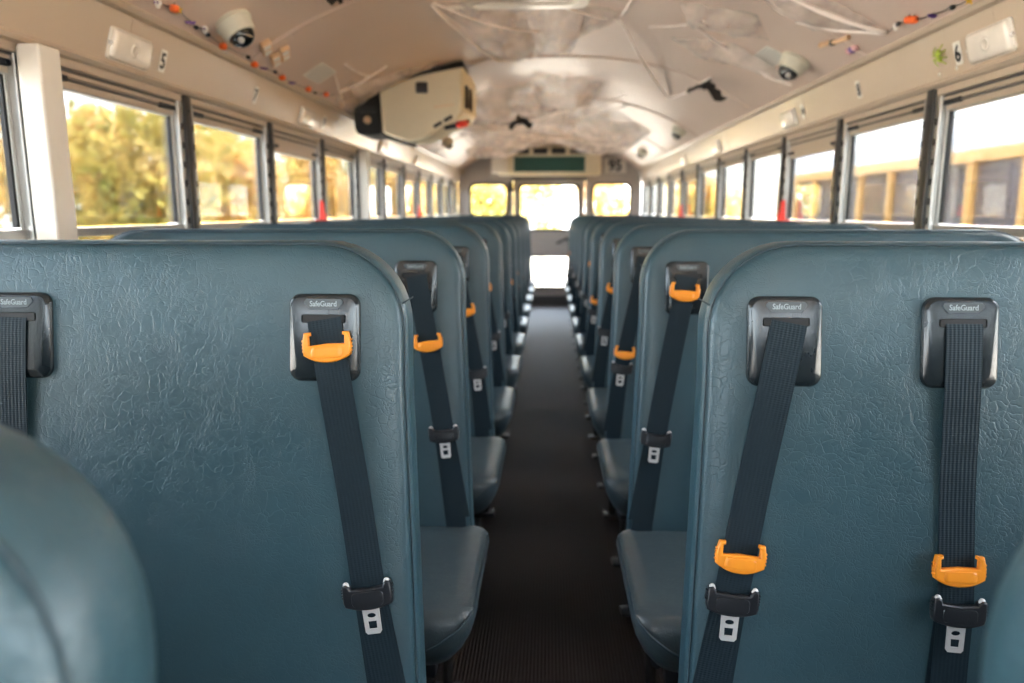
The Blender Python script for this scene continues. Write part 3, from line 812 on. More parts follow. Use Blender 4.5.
random.seed(7)
ORD = ['nearest', 'second', 'third', 'fourth', 'fifth', 'sixth', 'seventh', 'eighth', 'ninth', 'tenth', 'eleventh', 'twelfth']
for s, side in ((-1, 'left'), (1, 'right')):
    for i, y in enumerate(ROWS):
        root = empty('bus_bench', (((0.018 if i else 0.012) if s > 0 else 0), y, 0))
        lab = 'teal vinyl bus seat, %s from the front in the row %s of the aisle' % (ORD[i], side)
        if i == 0: lab = 'blurred nearest seat whose rounded shoulder shows at the bottom %s edge' % side
        if i == 1: lab = ('sharp teal seat left of aisle with orange clip up at its black bezel' if s < 0 else 'sharp teal seat right of aisle with two black belts side by side')
        tag(root, lab, 'seat', 'bus seats in two rows along the aisle')
    
        low = (0, 0, -0.056) if i == 0 else (0, 0, 0)
        bk = link_mesh('backrest', cached(('back', s), lambda: m_back(s)), None, root, loc=low)
        link_mesh('welt', cached(('welt', s, i == 0), lambda: m_welt(s, i > 0)), None, bk)
        cu = link_mesh('cushion', cached(('cush', s), lambda: m_cushion(s)), None, root)
        link_mesh('seam', cached(('seam', s), lambda: m_cush_seam(s)), None, cu)
        link_mesh('seat_frame', cached(('frame', s), lambda: m_frame(s)), None, root)
        for ly in (-0.37, -0.06): link_mesh('leg', cached(('leg', s, ly), lambda: m_leg(s, ly)), None, root); link_mesh('foot_plate', cached(('foot', s, ly), lambda: m_foot(s, ly, True)), None, root); link_mesh('leg_clamp', cached(('clamp', s, ly), lambda: m_foot(s, ly, False)), None, root)
        if i == 0: 
            continue
        aisle = [(0.308, 1.03), (0.250, 0.655), (0.205, 0.43)]
        det = i <= 2
        if s < 0:
            if i == 1:
                add_belt(root, s, 0.308, [(0.308, 1.03), (0.246, 0.65), (0.200, 0.43)], 0.984, 0.649, det, R_(-2), R_(3))
                add_belt(root, s, 0.747, [(0.752, 1.03), (0.757, 0.87), (0.757, 0.43)], 0.70, 0.648, det)
            elif i == 2:
                add_belt(root, s, 0.306, [(0.305, 1.03), (0.238, 0.66), (0.199, 0.45), (0.197, 0.43)], 0.868, 0.663, det)
                add_belt(root, s, 0.747, [(0.747, 1.03), (0.747, 0.43)], 0.72, 0.65, det)
            else:
                add_belt(root, s, 0.306, [(0.306, 1.03), (0.232, 0.665), (0.198, 0.43)], random.choice((0.85, 0.98, 0.74)) if i > 3 else 0.85, random.uniform(0.64, 0.68), det)
                add_belt(root, s, 0.747, [(0.747, 1.03), (0.747, 0.43)], 0.72, 0.65, det)
        else:
            if i == 1:
                add_belt(root, s, 0.317, [(0.322, 1.03), (0.252, 0.655), (0.205, 0.43)], 0.707, 0.653, det, R_(-1), R_(1))
                add_belt(root, s, 0.546, [(0.547, 1.03), (0.549, 0.65), (0.538, 0.43)], 0.696, 0.646, det, R_(-1), R_(-3))
            elif i == 2:
                add_belt(root, s, 0.315, [(0.315, 1.03), (0.248, 0.66), (0.205, 0.43)], 0.986, 0.660, det)
                add_belt(root, s, 0.546, [(0.546, 1.03), (0.545, 0.43)], 0.70, 0.65, det)
            else:
                add_belt(root, s, 0.312, [(0.312, 1.03), (0.236, 0.668), (0.200, 0.43)], 0.719 if i == 3 else random.choice((0.85, 0.98, 0.72)), random.uniform(0.64, 0.68), det)
                add_belt(root, s, 0.546, [(0.546, 1.03), (0.545, 0.43)], 0.70, 0.65, det)
            add_belt(root, s, 0.86, [(0.86, 1.03), (0.86, 0.43)], 0.71, 0.65, False)

#@@FIXTURES
# ------------------------------------------------------------------ light panel fixtures
def panel_frame(s, y, t=0.5, off=0.0):
    """frame on the sloping panel: X along the bus reading direction, Y up the slope, Z into the bus"""
    a = Vector((s*1.142, y, 1.550)); b = Vector((s*1.105, y, 1.675))
    upv = (b-a).normalized(); xd = Vector((0, 1, 0)) if s < 0 else Vector((0, -1, 0))
    o = a.lerp(b, t)
    m = frame4(o, xd, upv); m.translation = o+m.to_3x3().col[2]*off
    return m
def dome_lamp(s, y, lab):
    root = tag(empty('ceiling_lamp'), lab, 'lamp', 'rectangular lamps on the panels above the windows')
    root.matrix_world = panel_frame(s, y, 0.37, 0.001)
    bm = bmesh.new(); lps = []
    for w_, h_, z in ((0.198, 0.082, 0.0), (0.198, 0.082, 0.004), (0.194, 0.078, 0.006)): lps.append([(x, q, z) for x, q in rrect(w_, h_, 0.010, 5)])
    loft(bm, lps); obj('lamp_base', bm, M['post'], root, True, angle=40)
    bm = bmesh.new(); lps = []
    for w_, h_, z in ((0.184, 0.078, 0.005), (0.182, 0.076, 0.011), (0.176, 0.068, 0.015), (0.160, 0.052, 0.017)): lps.append([(x, q, z) for x, q in rrect(w_, h_, 0.012, 5)])
    loft(bm, lps); obj('lens', bm, M['lens'], root, True, angle=60)
    for q in (-1, 1):
        bm = bmesh.new(); lathe(bm, [(0.006, 0.008), (0.006, 0.014), (0.003, 0.016)], 10, Matrix.Translation((q*0.0955, 0, -0.004))); obj('screw', bm, M['steel'], root, True)
    bm = bmesh.new(); lathe(bm, [(0.020, 0.016), (0.018, 0.0185), (0.012, 0.0195), (0.010, 0.017)], 20); obj('lens_boss', bm, M['lens'], root, True)
for s, y, lab in ((-1, 2.035, 'cream rectangular lamp left of the number 5'), (1, 2.055, 'cream rectangular lamp right of the number 6'),
                  (-1, 3.50, 'cream rectangular lamp beside the faint 9 left of the roof unit'), (1, 3.67, 'cream rectangular lamp past the 8 sticker on right panel'),
                  (-1, 5.1, 'small blurred lamp on left panel under the roof unit'), (1, 5.2, 'small blurred lamp on the yellow lit right panel'),
                  (-1, 6.4, 'blurred lamp on left panel beyond the red window handle'), (1, 6.45, 'blurred lamp near far end of the right panel')):
    dome_lamp(s, y, lab)
def sticker(s, y, txt, lab, w_=0.036, h_=0.064, t=0.5, rot=0.0):
    root = tag(empty('number_sticker'), lab, 'sticker')
    root.matrix_world = panel_frame(s, y, t, 0.0016) @ Matrix.Rotation(rot, 4, 'Z')
    me = curve_shape([rrect(w_, h_, 0.004, 3)], 0.001); link_mesh('sticker_card', me, M['white'], root)
    me = text_mesh(txt, h_*0.98 if len(txt) < 2 else h_*0.55, 0.001, 0.92, 0.02)
    ys_ = [v.co.y for v in me.vertices]; cy_ = (max(ys_)+min(ys_))/2; xs_ = [v.co.x for v in me.vertices]; cx_ = (max(xs_)+min(xs_))/2
    for v in me.vertices: v.co.y -= cy_; v.co.x -= cx_; v.co.z += 0.0014
    link_mesh('numeral', me, M['ink'], root)
sticker(-1, 2.208, '5', 'white sticker with black number 5 beside left lamp', t=0.40)
sticker(1, 2.212, '6', 'white sticker with black number 6 beside right lamp', t=0.40)
sticker(-1, 2.895, '7', 'white sticker with blurred number 7 on the left panel', t=0.45)
sticker(1, 2.875, '8', 'white sticker with blurred number 8 on the right panel', t=0.45)
sticker(-1, 3.77, '9', 'small blurred number 9 sticker past the second left lamp', t=0.45)
sticker(1, 3.48, '10', 'small blurred number 10 sticker beside second right lamp', t=0.45)

# green toy spider on the right panel
root = tag(empty('toy_spider'), 'green plastic toy spider stuck on panel left of number 6', 'toy')
root.matrix_world = panel_frame(1, 2.295, 0.48, 0.006)
bm = bmesh.new()
for (c, r) in (((0, 0.008, 0.004), 0.011), ((0, -0.008, 0.003), 0.008)):
    bmesh.ops.create_uvsphere(bm, u_segments=14, v_segments=8, radius=r, matrix=Matrix.Translation(c) @ Matrix.Diagonal((0.8, 1.1, 0.7, 1)))
obj('body', bm, M['spider'], root, True)
for q in (-1, 1):
    for k in range(4):
        a = R_(-50+34*k); bm = bmesh.new()
        tube(bm, [(q*0.004, -0.004+0.004*k, 0.003), (q*0.018*math.cos(a)+q*0.003, 0.018*math.sin(a), 0.010), (q*0.028*math.cos(a)+q*0.003, 0.036*math.sin(a), -0.003)], [0.002, 0.0018, 0.0012], 6)
        obj('leg', bm, M['spider'], root, True)
for k, (y, t) in enumerate(((2.325, 0.11), (2.233, 0.11))):
    bm = bmesh.new(); lathe(bm, [(0.006, 0), (0.006, 0.002), (0.0, 0.003)], 12)
    o = obj('plug', bm, M['white'], None, True); o.matrix_world = panel_frame(1, y, t, 0.0)
    tag(o, 'white round plug under green spider, %s' % ('farther from number 6' if k == 0 else 'nearer to number 6'), 'plug', 'white plugs on the right panel')

# ------------------------------------------------------------------ ceiling fixtures
def ceil_frame(x, y, off=0.0, ang=0.0):
    """Z points down into the bus, X across"""
    dz = ceildz(x)
    xa = Vector((1, 0, dz)).normalized(); n = xa.cross(Vector((0, -1, 0)))   # pointing down
    m = frame4((x, y, ceilz(x)), xa, (0, -1, 0))
    if m.to_3x3().col[2].z > 0: m = frame4((x, y, ceilz(x)), xa, (0, 1, 0))
    m.translation = m.translation+m.to_3x3().col[2]*off
    return m @ Matrix.Rotation(ang, 4, 'Z')
def dome_cam(x, y, tilt, lab, sc=1.0):
    root = tag(empty('dome_camera'), lab, 'camera', 'dome cameras on the ceiling edge')
    root.matrix_world = ceil_frame(x, y) @ Matrix.Scale(sc, 4)
    bm = bmesh.new(); lathe(bm, [(0.058, -0.004), (0.058, 0.010), (0.054, 0.016), (0.050, 0.045), (0.046, 0.052), (0.040, 0.054)], 32)
    obj('housing', bm, M['camhouse'], root, True, angle=35)
    bm = bmesh.new(); lathe(bm, [(0.059, 0.008), (0.0605, 0.012), (0.059, 0.016)], 32); obj('housing_ring', bm, M['camhouse'], root, True)
    bm = bmesh.new(); lathe(bm, [(0.041, 0.048)]+[(0.041*math.cos(R_(a)), 0.052+0.036*math.sin(R_(a))) for a in range(0, 90, 12)]+[(0, 0.088)], 28)
    obj('dome', bm, M['gloss_black'], root, True)
    bm = bmesh.new(); lathe(bm, [(0.009, 0.0), (0.009, 0.016), (0.006, 0.018), (0.004, 0.014)], 16, Matrix.Translation((0, 0.026, 0.072)) @ Matrix.Rotation(R_(-55), 4, 'X'))
    obj('camera_eye', bm, M['steel'], root, True, angle=30)
dome_cam(-0.985, 2.38, 0, 'cream camera with black dome on ceiling above the number 5')
dome_cam(0.97, 3.12, 0, 'cream camera with black dome on ceiling right side')
dome_cam(-0.92, 6.80, 0, 'dark blurred dome beyond the roof unit on the left', 0.9)
dome_cam(0.96, 5.70, 0, 'blurred dome low on the ceiling right of centre', 0.9)
dome_cam(0.95, 7.80, 0, 'farthest blurred dome near the rear wall on right', 0.9)

# roof hatch
root = tag(empty('roof_hatch', (-0.16, 2.84, 1.972)), 'cream framed roof hatch at the top edge of the photo', 'hatch')
bm = bmesh.new(); 
me = curve_shape([rrect(0.62, 0.56, 0.06), rrect(0.52, 0.46, 0.05)], 0.03, 0.006)
bm.free(); o = link_mesh('hatch_frame', me, M['post'], root)
bm = bmesh.new(); lps = []
for w_, z in ((0.50, 0.006), (0.50, -0.002), (0.44, -0.008)): lps.append([(x, q, z) for x, q in rrect(w_, w_-0.06, 0.05)])
loft(bm, lps); obj('hatch_lid', bm, M['cream'], root)
bm = bmesh.new(); tube(bm, [(-0.08, 0, -0.006), (-0.08, 0, -0.035), (0.08, 0, -0.035), (0.08, 0, -0.006)], 0.006); obj('hatch_handle', bm, M['red'], root)

# ------------------------------------------------------------------ roof air conditioner (left, hung from ceiling)
root = tag(empty('air_conditioner', (-0.67, 4.0, 1.70)), 'large cream air conditioner with black side hung from the ceiling left', 'air conditioner')
ox, oz = -0.67, 1.70
def P_(x, z): return (x-ox, z-oz)
front = [P_(-0.893, 1.800), P_(-0.880, 1.585), P_(-0.865, 1.570), P_(-0.745, 1.530), P_(-0.68, 1.535), P_(-0.480, 1.640), P_(-0.455, 1.68), P_(-0.452, 1.905), P_(-0.67, 1.868)]
bm = bmesh.new()
def ring(k, y): return [(x*k, y, z*k) for x, z in front]
backr = [(x+(0.03 if x > 0.1 else 0), 0.40, z-(0.03 if z > 0.08 else -0.02)) for x, z in front]
loft(bm, [ring(0.93, -0.014), ring(0.98, -0.008), ring(1.0, 0.006), backr])
body = obj('housing', bm, M['ac_cream'], root, True, angle=25)
def on_side(y, z0, z1, x0=0.219):
    k = y/0.40; x = x0+0.03*k+0.002
    return x, (z0+z1)/2
for dy in (0.09, 0.21):
    bm = bmesh.new(); box(bm, (0.2215+dy*0.075, dy, 0.065), (0.010, 0.07, 0.115), bev=0.003, mat=None)
    obj('outlet_vent', bm, M['dark'], root)
for k in range(2):
    bm = bmesh.new(); box(bm, (0, 0, 0), (0.05, 0.012, 0.018), bev=0.004, mat=Matrix.Translation((0.085+0.055*k, -0.012, -0.085+0.03*k)) @ Matrix.Rotation(R_(-28), 4, 'Y'))
    obj('grille', bm, M['dark'], root)
bm = bmesh.new(); box(bm, (0, 0, 0), (0.11, 0.006, 0.006), bev=0.002, mat=Matrix.Translation((0.12, -0.012, 0.01)) @ Matrix.Rotation(R_(-6), 4, 'Y')); obj('grille_lip', bm, M['tan'], root)
bm = bmesh.new()
prism(bm, [P_(-1.045, 1.700), P_(-1.035, 1.585), P_(-1.01, 1.570), P_(-0.895, 1.572), P_(-0.90, 1.785), P_(-1.00, 1.735)], 0.03, 0.34)
bmesh.ops.bevel(bm, geom=list(bm.edges), offset=0.008, segments=2, affect='EDGES')
obj('intake_box', bm, M['dark'], root, True, angle=40)
bm = bmesh.new(); lathe(bm, [(0.020, 0.0), (0.020, 0.01), (0.010, 0.016)], 12, Matrix.Translation((P_(-0.965, 0)[0], 0.026, P_(0, 1.645)[1])) @ Matrix.Rotation(R_(90), 4, 'X'))
obj('fitting', bm, M['tan'], root, True, angle=30)
bm = bmesh.new(); box(bm, (P_(-0.965, 0)[0], 0.024, P_(0, 1.70)[1]), (0.09, 0.010, 0.03), bev=0.003); obj('intake_bar', bm, M['black'], root)
bm = bmesh.new(); lpx = []
for k in range(13):
    x = -0.91+0.45*k/12; z = 1.775+(1.885-1.775)*k/12; zc = ceilz(x)-0.003
    lpx.append([(x-ox, 0.05, z-oz), (x-ox, 0.05, zc-oz), (x-ox, 0.36, zc-oz), (x-ox, 0.36, z-oz)])
loft(bm, lpx); obj('ceiling_gap_shade', bm, M['dark'], root)  # dark filler standing for the shadowed gap between unit and ceiling
bm = bmesh.new(); box(bm, (P_(-0.665, 0)[0], -0.020, P_(0, 1.800)[1]), (0.062, 0.014, 0.056), bev=0.008); obj('thermostat', bm, M['black'], root)
bm = bmesh.new(); tube(bm, [(0.12, -0.006, -0.10), (0.18, 0.02, -0.085), (0.235, 0.12, -0.055)], 0.012); obj('hose', bm, M['black'], root, True)
bm = bmesh.new(); tube(bm, [(0.19, 0.004, -0.085), (0.225, 0.06, -0.072)], 0.017); obj('hose_clip', bm, M['red'], root, True)
bm = bmesh.new(); box(bm, (0, 0, 0), (0.15, 0.10, 0.016), bev=0.003, mat=Matrix.Translation((P_(-0.80, 0)[0], 0.12, P_(0, 1.540)[1])) @ Matrix.Rotation(R_(16), 4, 'Y')); obj('drain_slot', bm, M['dark'], root)

# ------------------------------------------------------------------ rear unit above the door, signs
root = tag(empty('rear_air_conditioner', (0, Y1-0.03, 1.60)), 'cream cabinet with black vents and dark green filter above rear door', 'air conditioner')
bm = bmesh.new()
box(bm, (0, -0.11, 0.175), (1.26, 0.20, 0.35), bev=0.03, seg=3); box(bm, (0, -0.10, 0.005), (0.95, 0.18, 0.03), bev=0.005)
obj('cabinet', bm, M['ac_cream'], root, True, angle=40)
bm = bmesh.new(); box(bm, (0, -0.213, 0.13), (0.86, 0.012, 0.18), bev=0.004); obj('filter_screen', bm, M['green_screen'], root)
for k in range(4):
    bm = bmesh.new(); x = -0.33+0.22*k
    box(bm, (x, -0.213, 0.285), (0.175, 0.012, 0.075), bev=0.01)
    v = obj('vent', bm, M['dark'], root)
    bm = bmesh.new()
    for q in range(3): box(bm, (x, -0.220, 0.262+0.022*q), (0.165, 0.004, 0.003))
    obj('louvre', bm, M['black'], v)
root = tag(empty('bus_number', (0.81, Y1-0.034, 1.72)), 'black number 95 on the grey rear wall', 'number')
me = text_mesh('95', 0.19, 0.003, 0.9, 0.03)
for v in me.vertices: v.co = Vector((v.co.x, -0.006-v.co.z, v.co.y))
tag(link_mesh('numeral', me, M['ink'], root), 'black digits')
bm = bmesh.new(); box(bm, (0, 0.001, 0.0), (0.27, 0.002, 0.18)); obj('sign_card', bm, M['post'], root)
root = tag(empty('cover_panel', (-0.60, Y1-0.24, 1.72)), 'pale box panel at left end of the rear cabinet', 'panel')
bm = bmesh.new(); box(bm, (0, -0.015, 0.02), (0.20, 0.02, 0.24), bev=0.008); obj('cover', bm, M['post'], root, True, angle=40)

#@@DECOR
# ------------------------------------------------------------------ halloween decorations
def cpoint(x, y, drop=0.0): return Vector((x, y, ceilz(x)-drop))
def sheet(bm, a, b, c, d, sag, nu=10, nv=10, amp=0.02, seed=0):
    vs_ = []
    for i in range(nu+1):
        r_ = []
        for j in range(nv+1):
            u, v = i/nu, j/nv
            p = (a*(1-u)+b*u)*(1-v)+(d*(1-u)+c*u)*v
            hang = sag*16*u*(1-u)*v*(1-v)
            n_ = noise.noise(Vector((u*5+seed, v*5, seed*1.7)))*amp
            z = min(p.z-hang+n_, ceilz(p.x)-0.004)
            r_.append(bm.verts.new((p.x, p.y, z)))
        vs_.append(r_)
    for i in range(nu):
        for j in range(nv): bm.faces.new((vs_[i][j], vs_[i+1][j], vs_[i+1][j+1], vs_[i][j+1]))
def strand(bm, a, b, sag, r, n=10, seed=0):
    pts = []
    for k in range(n+1):
        t = k/n; p = a.lerp(b, t)
        p.z -= sag*4*t*(1-t); p.x += 0.012*noise.noise(Vector((t*4, seed, 0)))
        p.z = min(p.z, ceilz(p.x)-0.003)
        pts.append(p)
    tube(bm, pts, [0.62*r*(1+0.7*noise.noise(Vector((k*0.9, seed*3.1, 1)))) for k in range(n+1)], 6)
def cobweb(lab, sheets, strands):
    root = tag(empty('fake_cobweb', tuple(strands[0][0]) if strands else tuple(sheets[0][0])), lab, 'decoration', 'cotton cobwebs stretched under the ceiling')
    o0 = Vector(root.location)
    for k, (a, b, c, d, sag, amp) in enumerate(sheets):
        bm = bmesh.new(); sheet(bm, a, b, c, d, sag, amp=amp, seed=k*3.3+len(lab)); bmesh.ops.translate(bm, verts=bm.verts, vec=-o0)
        obj('cotton_sheet', bm, M['web_cotton'], root, True)
    for k, (a, b, sag, r) in enumerate(strands):
        bm = bmesh.new(); strand(bm, a, b, sag, r, seed=k+len(lab)); bmesh.ops.translate(bm, verts=bm.verts, vec=-o0)
        obj('strand', bm, M['web_strand'], root, True)
c = cpoint
cobweb('white cobweb drooping in a point right of the roof unit',
       [(c(-0.446, 2.974), c(-0.106, 3.133), c(-0.064, 4.142), c(-0.276, 4.078, 0.03), 0.05, 0.03), (c(-0.106, 3.133), c(0.170, 3.186), c(0.106, 4.036), c(-0.064, 4.142), 0.04, 0.03)],
       [(c(-0.451, 2.974, 0.01), c(-0.266, 4.078, 0.03), 0.02, 0.008), (c(-0.446, 2.974), c(0.000, 3.505, 0.02), 0.03, 0.007), (c(-0.266, 4.078, 0.03), c(-0.064, 3.717), 0.01, 0.007), (c(-0.478, 4.248), c(-0.170, 3.876), 0.01, 0.006)])
cobweb('long white cobweb strand running down to the torn bat',
       [(c(0.106, 3.133), c(0.319, 3.186), c(0.287, 3.345), c(0.127, 3.717), 0.02, 0.02)],
       [(c(0.053, 3.165), c(0.287, 3.313, 0.01), 0.01, 0.009), (c(0.287, 3.313, 0.01), c(0.733, 4.843, 0.01), 0.02, 0.010), (c(0.733, 4.843, 0.01), c(0.807, 3.951, 0.01), 0.02, 0.008), (c(0.287, 3.313), c(0.319, 2.867), 0.01, 0.007)])
cobweb('broad white cobweb pulled to a corner by the right rail',
       [(c(0.531, 2.602), c(0.786, 2.496), c(1.030, 2.453, 0.01), c(0.913, 2.782), 0.03, 0.02), (c(0.478, 2.974), c(0.743, 2.867), c(0.850, 3.080), c(0.584, 3.292), 0.03, 0.025)],
       [(c(0.637, 2.549), c(1.032, 2.459, 0.012), 0.02, 0.012), (c(0.850, 2.761, 0.01), c(1.032, 2.459, 0.012), 0.01, 0.010), (c(0.478, 2.708), c(0.775, 2.591), 0.01, 0.008)])
cobweb('cobweb strand reaching the dome camera on the right',
       [(c(0.531, 3.505), c(0.765, 3.292), c(1.009, 3.292, 0.03), c(0.701, 3.717), 0.03, 0.02)],
       [(c(0.584, 3.239), c(0.828, 3.398, 0.01), 0.01, 0.008), (c(0.828, 3.398, 0.01), c(1.014, 3.313, 0.04), 0.02, 0.011), (c(0.616, 3.133), c(0.425, 3.398), 0.01, 0.006)])
cobweb('cobweb draped over the top of the roof unit',
       [(c(-1.04, 3.78, 0.01), c(-0.95, 3.70), c(-0.50, 3.92), c(-0.86, 3.98, 0.03), 0.02, 0.02), (c(-1.06, 3.72, 0.01), c(-0.93, 3.60), c(-0.88, 3.97, 0.02), c(-1.04, 3.99, 0.05), 0.03, 0.02)],
       [(c(-0.956, 3.398), c(-0.988, 3.632, 0.05), 0.0, 0.008), (c(-0.892, 3.345), c(-0.850, 3.611, 0.03), 0.01, 0.006), (c(-0.988, 3.590, 0.03), c(-0.765, 3.611, 0.02), 0.01, 0.006)])
random.seed(5)
cobweb('tangled cobwebs filling the far ceiling above the rear cabinet',
       [(c(-0.80, 5.0), c(-0.1, 4.8), c(0.1, 6.4), c(-0.7, 6.6), 0.08, 0.05), (c(-0.1, 4.6), c(0.35, 4.8), c(0.3, 6.2), c(-0.15, 6.3), 0.09, 0.05),
        (c(-0.8, 6.4), c(0.2, 6.2), c(0.3, 8.2), c(-0.8, 8.3), 0.10, 0.05), (c(0.2, 6.2), c(0.85, 6.4), c(0.85, 8.3), c(0.2, 8.3), 0.09, 0.05),
        (c(-0.9, 8.0), c(0.0, 8.0), c(0.0, 9.2), c(-0.9, 9.2), 0.08, 0.05), (c(0.0, 8.0), c(0.85, 8.0), c(0.85, 9.2), c(0.0, 9.2), 0.07, 0.05)],
       [(c(random.uniform(-0.8, 0.2), random.uniform(4.9, 7)), c(random.uniform(-0.2, 0.8), random.uniform(5, 8.6)), random.uniform(0.02, 0.08), random.uniform(0.005, 0.011)) for _ in range(14)])

BAT = [(0, -0.030), (0.010, -0.012), (0.024, -0.020), (0.034, -0.006), (0.052, -0.016), (0.066, 0.0), (0.086, -0.008), (0.078, 0.020), (0.060, 0.034), (0.030, 0.022), (0.014, 0.018), (0.011, 0.034), (0.005, 0.024)]
def bat(x, y, ang, lab, sc=1.0, fold=35, tip=0, drop=0.0):
    root = tag(empty('paper_bat'), lab, 'decoration', 'black paper bats')
    root.matrix_world = ceil_frame(x, y, 0.016*sc+drop, ang) @ Matrix.Rotation(R_(tip), 4, 'X') @ Matrix.Scale(sc, 4)
    for s in (-1, 1):
        me = curve_shape([[(s*p[0], p[1]) for p in (BAT if s > 0 else BAT[::-1])]+([(0, 0.024)] if s > 0 else [(0, 0.024)][:0])], 0.0012)
        Rf = Matrix.Rotation(-s*R_(fold), 4, 'Y')
        for v in me.vertices: v.co = Rf @ v.co
        link_mesh('wing', me, M['paper'], root)
    bm = bmesh.new(); lathe(bm, [(0, -0.03), (0.005, -0.015), (0.007, 0.0), (0.006, 0.012), (0.008, 0.02), (0.005, 0.028), (0, 0.03)], 10, Matrix.Rotation(R_(-90), 4, 'X'))
    obj('body', bm, M['paper'], root, True)
bat(0.80, 3.90, R_(35), 'black paper bat crossed by a cobweb strand, right ceiling', 1.5, 30, 55, 0.03)
bat(-0.70, 2.54, R_(170), 'black paper bat hanging at the top edge, nearer the middle', 0.9, 55, 80, 0.01)
bat(-0.76, 2.33, R_(160), 'black paper bat mostly above the top edge of photo', 0.9, 55, 80, 0.01)
bat(-0.24, 5.75, R_(5), 'blurred black bat on the middle of the far ceiling', 1.7, 50, 70, 0.09)
bat(0.36, 8.7, R_(10), 'small dark bat above the right end of rear cabinet', 1.4, 30, 60, 0.06)

def charm(kind, root, p):
    """small plastic charm hanging on a garland"""
    p = Vector(p)
    if kind == 'pumpkin':
        bm = bmesh.new()
        for k in range(6):
            a = 2*math.pi*k/6
            bmesh.ops.create_uvsphere(bm, u_segments=8, v_segments=6, radius=0.010, matrix=Matrix.Translation(p+Vector((0.006*math.cos(a), 0.006*math.sin(a), 0))) @ Matrix.Diagonal((0.8, 0.8, 1, 1)))
        o = obj('pumpkin_charm', bm, M['gr_orange'], root, True)
        bm = bmesh.new(); tube(bm, [p+Vector((0, 0, 0.008)), p+Vector((0.002, 0, 0.015))], [0.0025, 0.002], 6); obj('stem', bm, M['gr_black'], o)
    elif kind == 'skull':
        bm = bmesh.new()
        bmesh.ops.create_uvsphere(bm, u_segments=12, v_segments=8, radius=0.010, matrix=Matrix.Translation(p))
        box(bm, tuple(p+Vector((0, 0, -0.010))), (0.010, 0.010, 0.007), bev=0.002)
        o = obj('skull_charm', bm, M['gr_white'], root, True)
        bm = bmesh.new()
        for s in (-1, 1): bmesh.ops.create_uvsphere(bm, u_segments=8, v_segments=6, radius=0.003, matrix=Matrix.Translation(p+Vector((0.004*s, -0.0085, -0.001))))
        obj('eyes', bm, M['gr_purple'], o, True)
    elif kind == 'bat':
        bm = bmesh.new()
        prism(bm, [(-0.016, 0.004), (-0.010, -0.005), (-0.004, -0.002), (0, -0.007), (0.004, -0.002), (0.010, -0.005), (0.016, 0.004), (0.004, 0.004), (0, 0.007), (-0.004, 0.004)], -0.002, 0.002, Matrix.Translation(p) @ Matrix.Rotation(R_(20), 4, 'Z'))
        obj('bat_charm', bm, M['gr_purple'], root)
    elif kind == 'star':
        bm = bmesh.new()
        pl = [((0.012 if k % 2 == 0 else 0.005)*math.sin(math.pi*k/5), (0.012 if k % 2 == 0 else 0.005)*math.cos(math.pi*k/5)) for k in range(10)]
        prism(bm, pl, -0.003, 0.003, Matrix.Translation(p)); obj('star_charm', bm, M['gr_yellow'], root)
    else:
        bm = bmesh.new(); bmesh.ops.create_uvsphere(bm, u_segments=12, v_segments=8, radius=0.008, matrix=Matrix.Translation(p) @ Matrix.Diagonal((1, 1, 0.85, 1)))
        obj('bead', bm, M['gr_black'], root, True)
def garland(s, pts, lab):
    o0 = Vector((s*pts[0][0], pts[0][1], ceilz(pts[0][0])))
    root = tag(empty('bead_garland', tuple(o0)), lab, 'garland')
    P = [Vector((s*x, y, ceilz(x)-0.010)) for x, y, k in pts]
    bm = bmesh.new(); full = []
    for a, b in zip(P, P[1:]):
        for q in range(5):
            t = q/5; p = a.lerp(b, t); p.z -= 0.006*4*t*(1-t); full.append(p-o0)
    full.append(P[-1]-o0); tube(bm, full, 0.0013, 5); obj('string', bm, M['gr_black'], root)
    for p, (x, y, k) in zip(P, pts):
        if k: charm(k, root, p-o0+Vector((0, 0, -0.006)))
garland(-1, [(1.023, 1.890, ''), (1.030, 2.018, 'skull'), (1.023, 2.092, 'pumpkin'), (1.021, 2.113, 'star'), (1.036, 2.209, 'bat'), (1.040, 2.251, 'bead'), (1.033, 2.294, 'skull'), (1.043, 2.336, 'bead'), (1.053, 2.464, 'pumpkin'), (1.048, 2.655, 'bead'), (1.060, 2.740, 'pumpkin'),
             (1.058, 2.825, 'bat'), (1.050, 2.921, 'bead'), (1.058, 3.016, 'pumpkin'), (1.060, 3.133, 'bat'), (1.053, 3.324, 'pumpkin'), (1.053, 3.420, 'bead'), (1.038, 3.536, 'pumpkin'), (1.023, 3.632, '')],
        'string of orange pumpkin charms along left ceiling edge')
garland(1, [(1.053, 1.912, ''), (1.053, 2.039, 'star'), (1.050, 2.113, 'bead'), (1.046, 2.209, 'bat'), (1.033, 2.289, 'pumpkin'), (1.026, 2.305, 'pumpkin'), (1.023, 2.363, 'bead'), (1.025, 2.379, 'skull'), (1.033, 2.485, '')],
        'short string of charms along right ceiling edge')
for (x, y, ang, lab) in ((-1.0, 2.69, 20, 'tan card beside left dome camera, nearest of three'), (-0.984, 2.83, 20, 'tan card of three, highest on the ceiling'), (-1.019, 2.83, 20, 'tan card of three, lowest by the garland')):
    root = tag(empty('candy_card'), lab, 'card', 'tan cards on the left ceiling')
    root.matrix_world = ceil_frame(x, y, 0.004, R_(70))
    bm = bmesh.new(); box(bm, (0, 0, 0.006), (0.090, 0.038, 0.020), bev=0.004); obj('card', bm, M['tan'], root)
    bm = bmesh.new()
    for q in (-1, 1): box(bm, (q*0.022, 0, 0.0165), (0.03, 0.026, 0.001)); 
    obj('card_face', bm, M['white'], root)
